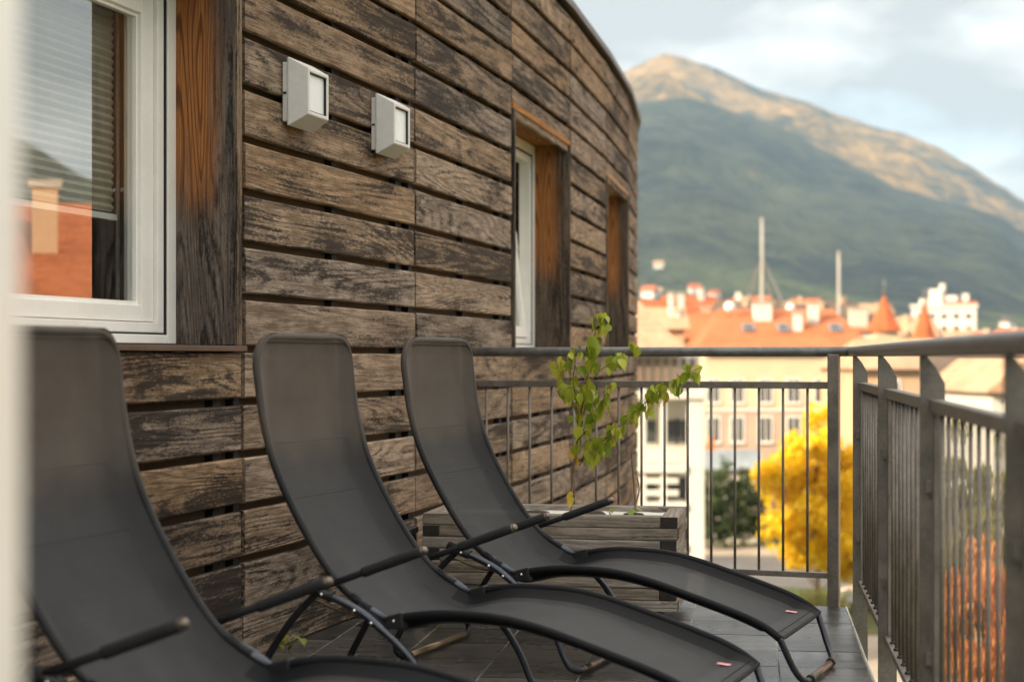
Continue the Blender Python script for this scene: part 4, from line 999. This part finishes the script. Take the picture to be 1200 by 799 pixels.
# hillside houses: found by walking the sight line until it meets the slope
def on_hill(px, py):
    az = math.degrees(math.atan((px - 600) / F)); s = (HY - py) / F; c = math.cos(R(az)); r_ = 1200.0
    while r_ < 6000:
        if GROUND - 0.6 + terrain(az, r_)[0] >= CH + s * r_ * c: break
        r_ += 10
    return Vector((r_ * math.sin(R(az)), r_ * c, GROUND - 1.5 + terrain(az, r_)[0]))
for k, (px, py, wd_, rf_, lab) in enumerate(((758, 350, 16, 'red', 'lowest hillside house with red roof beside the timber building'), (769, 349, 11, 'sand', 'white hillside house right of the red roofed one'),
        (772, 316, 11, 'sand', 'white house highest on the wooded hillside'), (816, 346, 13, 'red', 'hillside house above the small orange roof'), (840, 351, 12, 'red', 'hillside house near the white dish'), (1186, 386, 16, 'brown', 'hillside house right of the tower block'))):
    p = on_hill(px, py)
    house('hillside_house', lab, p, 0.3 * (k - 2), wd_, wd_ * 0.7, p.z + wd_ * 0.55, p.z + wd_ * 0.95, WHITE, rf_, 0, 0.8, p.z, group='houses on the mountain foot')

# ------------------------------------------------------------------ trees
def tree(name, label, p, h_, rx, crown_lo, mat, seed, leaves=3500, lsize=0.28, shape=1.0, group=None, cat='tree', trunk_r=0.16):
    rn = random.Random(seed); o = thing(name, label, cat, p, 0, group)
    top = Vector((rn.uniform(-.2, .2), rn.uniform(-.2, .2), h_ * 0.82))
    MB().tube(spline([(0, 0, 0), (rn.uniform(-.1, .1), rn.uniform(-.1, .1), h_ * 0.35), top], 5), [trunk_r * (1 - 0.8 * k / 10) for k in range(11)], 8).build('trunk', M['darkbark'], o)
    clumps = []
    nb = 16
    for k in range(nb):
        z = crown_lo + (h_ - crown_lo) * (0.10 + 0.72 * (k + rn.random() * 0.6) / nb)
        f_ = (z - crown_lo) / (h_ - crown_lo); rad = rx * (math.sin(math.pi * (0.22 + 0.70 * f_)) ** shape)
        a = k * 2.4 + rn.uniform(-.3, .3)
        e = Vector((math.cos(a) * rad * 0.72, math.sin(a) * rad * 0.72, z)); s_ = Vector((0, 0, max(z - rad * 0.7, crown_lo * 0.6)))
        MB().tube([s_, s_.lerp(e, 0.55) + Vector((0, 0, -0.05 * rad)), e], [trunk_r * 0.35, trunk_r * 0.22, trunk_r * 0.08], 6).build('limb', M['darkbark'], o)
        clumps += [(e, rad * rn.uniform(0.32, 0.5)), (s_.lerp(e, 0.6) + Vector((0, 0, 0.25 * rad)), rad * rn.uniform(0.3, 0.42)), (e * 1.0 + Vector((rn.uniform(-.3, .3) * rad, rn.uniform(-.3, .3) * rad, rn.uniform(-.2, .3) * rad)), rad * rn.uniform(0.2, 0.36))]
    clumps.append((Vector((0, 0, h_ - rx * 0.25)), rx * 0.32))
    lm = MB(); tones = []
    for k in range(leaves):
        c, r_ = clumps[rn.randrange(len(clumps))]
        d = Vector((rn.gauss(0, 1), rn.gauss(0, 1), rn.gauss(0, 0.85))).normalized() * r_ * (rn.random() ** 0.4)
        q = c + d; n = Vector((rn.gauss(0, 1), rn.gauss(0, 1), rn.gauss(0.5, 1))).normalized(); u = n.orthogonal().normalized(); v = n.cross(u); s_ = lsize * rn.uniform(0.6, 1.25)
        i = len(lm.v); lm.v += [tuple(q - u*s_*.5), tuple(q + v*s_*.32), tuple(q + u*s_*.5), tuple(q - v*s_*.32)]; lm.f.append((i, i+1, i+2, i+3)); lm.sm.append(False)
        t = rn.random(); tones += [t] * 4
    cr = lm.build('crown', mat, o); a_ = cr.data.attributes.new('tone', 'FLOAT', 'POINT'); a_.data.foreach_set('value', tones)
    return o
def gp(px, Y): return Vector((PX(px, Y), Y, GROUND))
tree('yellow_tree', 'bright yellow autumn tree behind the far railing', gp(957, 74), 8.9, 2.25, 1.3, M['crown_yellow'], 4, 13000, 0.30, 0.7)
tree('yellow_tree', 'smaller golden tree seen between corner posts of the railings', gp(1012, 79), 7.6, 1.7, 1.2, M['crown_yellow'], 9, 3500, 0.30, 0.7)
for k, (px, h_, rx, lab) in enumerate(((829, 4.6, 1.25, 'leftmost dark green bush of the clump beyond the far railing'), (850, 5.3, 1.5, 'middle dark green bush of the clump beyond the far railing'), (872, 4.7, 1.35, 'dark green bush next to the bright yellow tree'))):
    tree('bush', lab, gp(px, 97 + k), h_, rx, 0.3, M['crown_green'], 30 + k, 2600, 0.26, 0.6, 'dark bushes by the road', 'bush', 0.08)
tree('bush', 'low green shrub under the bright yellow tree', gp(962, 71), 1.5, 1.1, 0.1, M['crown_olive'], 41, 900, 0.2, 0.5, None, 'bush', 0.04)
tree('red_tree', 'orange red autumn tree behind the right railing', gp(1150, 46), 6.2, 1.75, 0.8, M['crown_red'], 12, 8000, 0.2, 0.45)
tree('red_tree', 'second orange red tree at the far right, mostly hidden by balusters', gp(1205, 48), 5.9, 1.5, 0.8, M['crown_red'], 13, 5000, 0.2, 0.5)
tree('green_tree', 'olive green tree above the orange red tree behind balusters', gp(1122, 57), 9.0, 1.5, 1.5, M['crown_olive'], 14, 5000, 0.22, 0.6)
tree('green_tree', 'pale olive tree at the right edge behind balusters', gp(1176, 60), 8.3, 1.5, 1.5, M['crown_olive'], 15, 4500, 0.22, 0.6)
tree('green_tree', 'dark green tree between right railing posts', gp(1078, 62), 7.2, 1.7, 1.2, M['crown_green'], 16, 4500, 0.24, 0.6)
tree('green_tree', 'yellowish tree peeping over the ridge beside the big chimney', gp(895, 128), 14.4, 2.2, 4, M['crown_olive'], 17, 3000, 0.3, 0.6)

for k, (px, Y_, h_, lab) in enumerate(((800, 180, 15.5, 'dark tree behind the sandy roof'), (870, 190, 15.0, 'dark tree behind the left part of the long orange roof'), (990, 190, 14.8, 'dark tree behind the right part of the long orange roof'), (1062, 170, 13.5, 'dark tree between the two turrets'), (1120, 190, 13.2, 'dark tree left of the tower block foot'), (1178, 150, 12.6, 'dark tree at the far right above the pale house'))):
    tree('dark_tree', lab, gp(px, Y_), h_, 2.6 + 0.3 * (k % 3), 2.5, M['crown_green'], 60 + k, 2200, 0.5, 0.7, 'dark trees among the town houses', 'tree', 0.2)

# ------------------------------------------------------------------ parked white car
car = thing('parked_car', 'white car parked beyond the corner of the railings', 'car', (PX(1040, 75), 75, GROUND + 0.02))
L2 = 2.05
pf = [(-L2, 0.35), (-L2, 0.72), (-1.75, 0.86), (-1.0, 0.94), (-0.45, 1.42), (0.85, 1.45), (1.55, 0.98), (L2, 0.88), (L2, 0.35)]
bd = MB(); n = len(pf)
for y, ins in ((-0.82, 0), (0.82, 0)):
    bd.v += [(x, y * (0.84 if z > 1.0 else 1.0), z) for x, z in pf]
bd.f = [tuple(range(n)), tuple(range(2*n-1, n-1, -1))] + [((k+1) % n, k, n+k, n+(k+1) % n) for k in range(n)]; bd.sm = [False] * len(bd.f)
bd.build('body', plain('white_car_paint', (0.75, 0.75, 0.73), 0.2, var=0.03, bump=0), car, 0.03)
for x0, x1 in ((-0.80, 0.10), (0.18, 1.15)):
    MB().hexa([(x0, -0.835, 0.97), (x1, -0.835, 0.97), (x1, -0.80, 0.97), (x0, -0.80, 0.97), (x0 + (0.34 if x0 < 0 else 0), -0.725, 1.36), (x1 - (0.34 if x0 > 0 else 0), -0.725, 1.36), (x1 - (0.34 if x0 > 0 else 0), -0.68, 1.36), (x0 + (0.34 if x0 < 0 else 0), -0.68, 1.36)]).build('side_window', M['dark_pane'], car)
for x in (-1.3, 1.3):
    for y in (-0.80, 0.80):
        wh = MB().tube([(x, y - 0.11, 0.31), (x, y + 0.11, 0.31)], 0.31, 18).build('wheel', M['plastic'], car)
        MB().tube([(x, y - 0.116, 0.31), (x, y + 0.116, 0.31)], 0.19, 14).build('rim', M['bolt'], wh)
MB().box(-L2 - 0.012, -L2 + 0.05, -0.7, -0.45, 0.60, 0.74).build('headlight', M['lampglass'], car); MB().box(-L2 - 0.012, -L2 + 0.05, 0.45, 0.7, 0.60, 0.74).build('headlight', M['lampglass'], car)

# ------------------------------------------------------------------ air
hz = MB().box(-9500, 9500, -9500, 9500, GROUND - 2, 1150)
hm = bpy.data.materials.new('valley_haze'); hm.use_nodes = True; ht = hm.node_tree; ht.nodes.clear()
ho = ht.nodes.new('ShaderNodeOutputMaterial'); pv = ht.nodes.new('ShaderNodeVolumePrincipled')
pv.inputs['Color'].default_value = (0.52, 0.76, 1.0, 1); pv.inputs['Density'].default_value = 0.85e-4; pv.inputs['Anisotropy'].default_value = 0.1
ht.links.new(pv.outputs['Volume'], ho.inputs['Volume'])
tag(hz.build('haze', hm), kind='stuff')
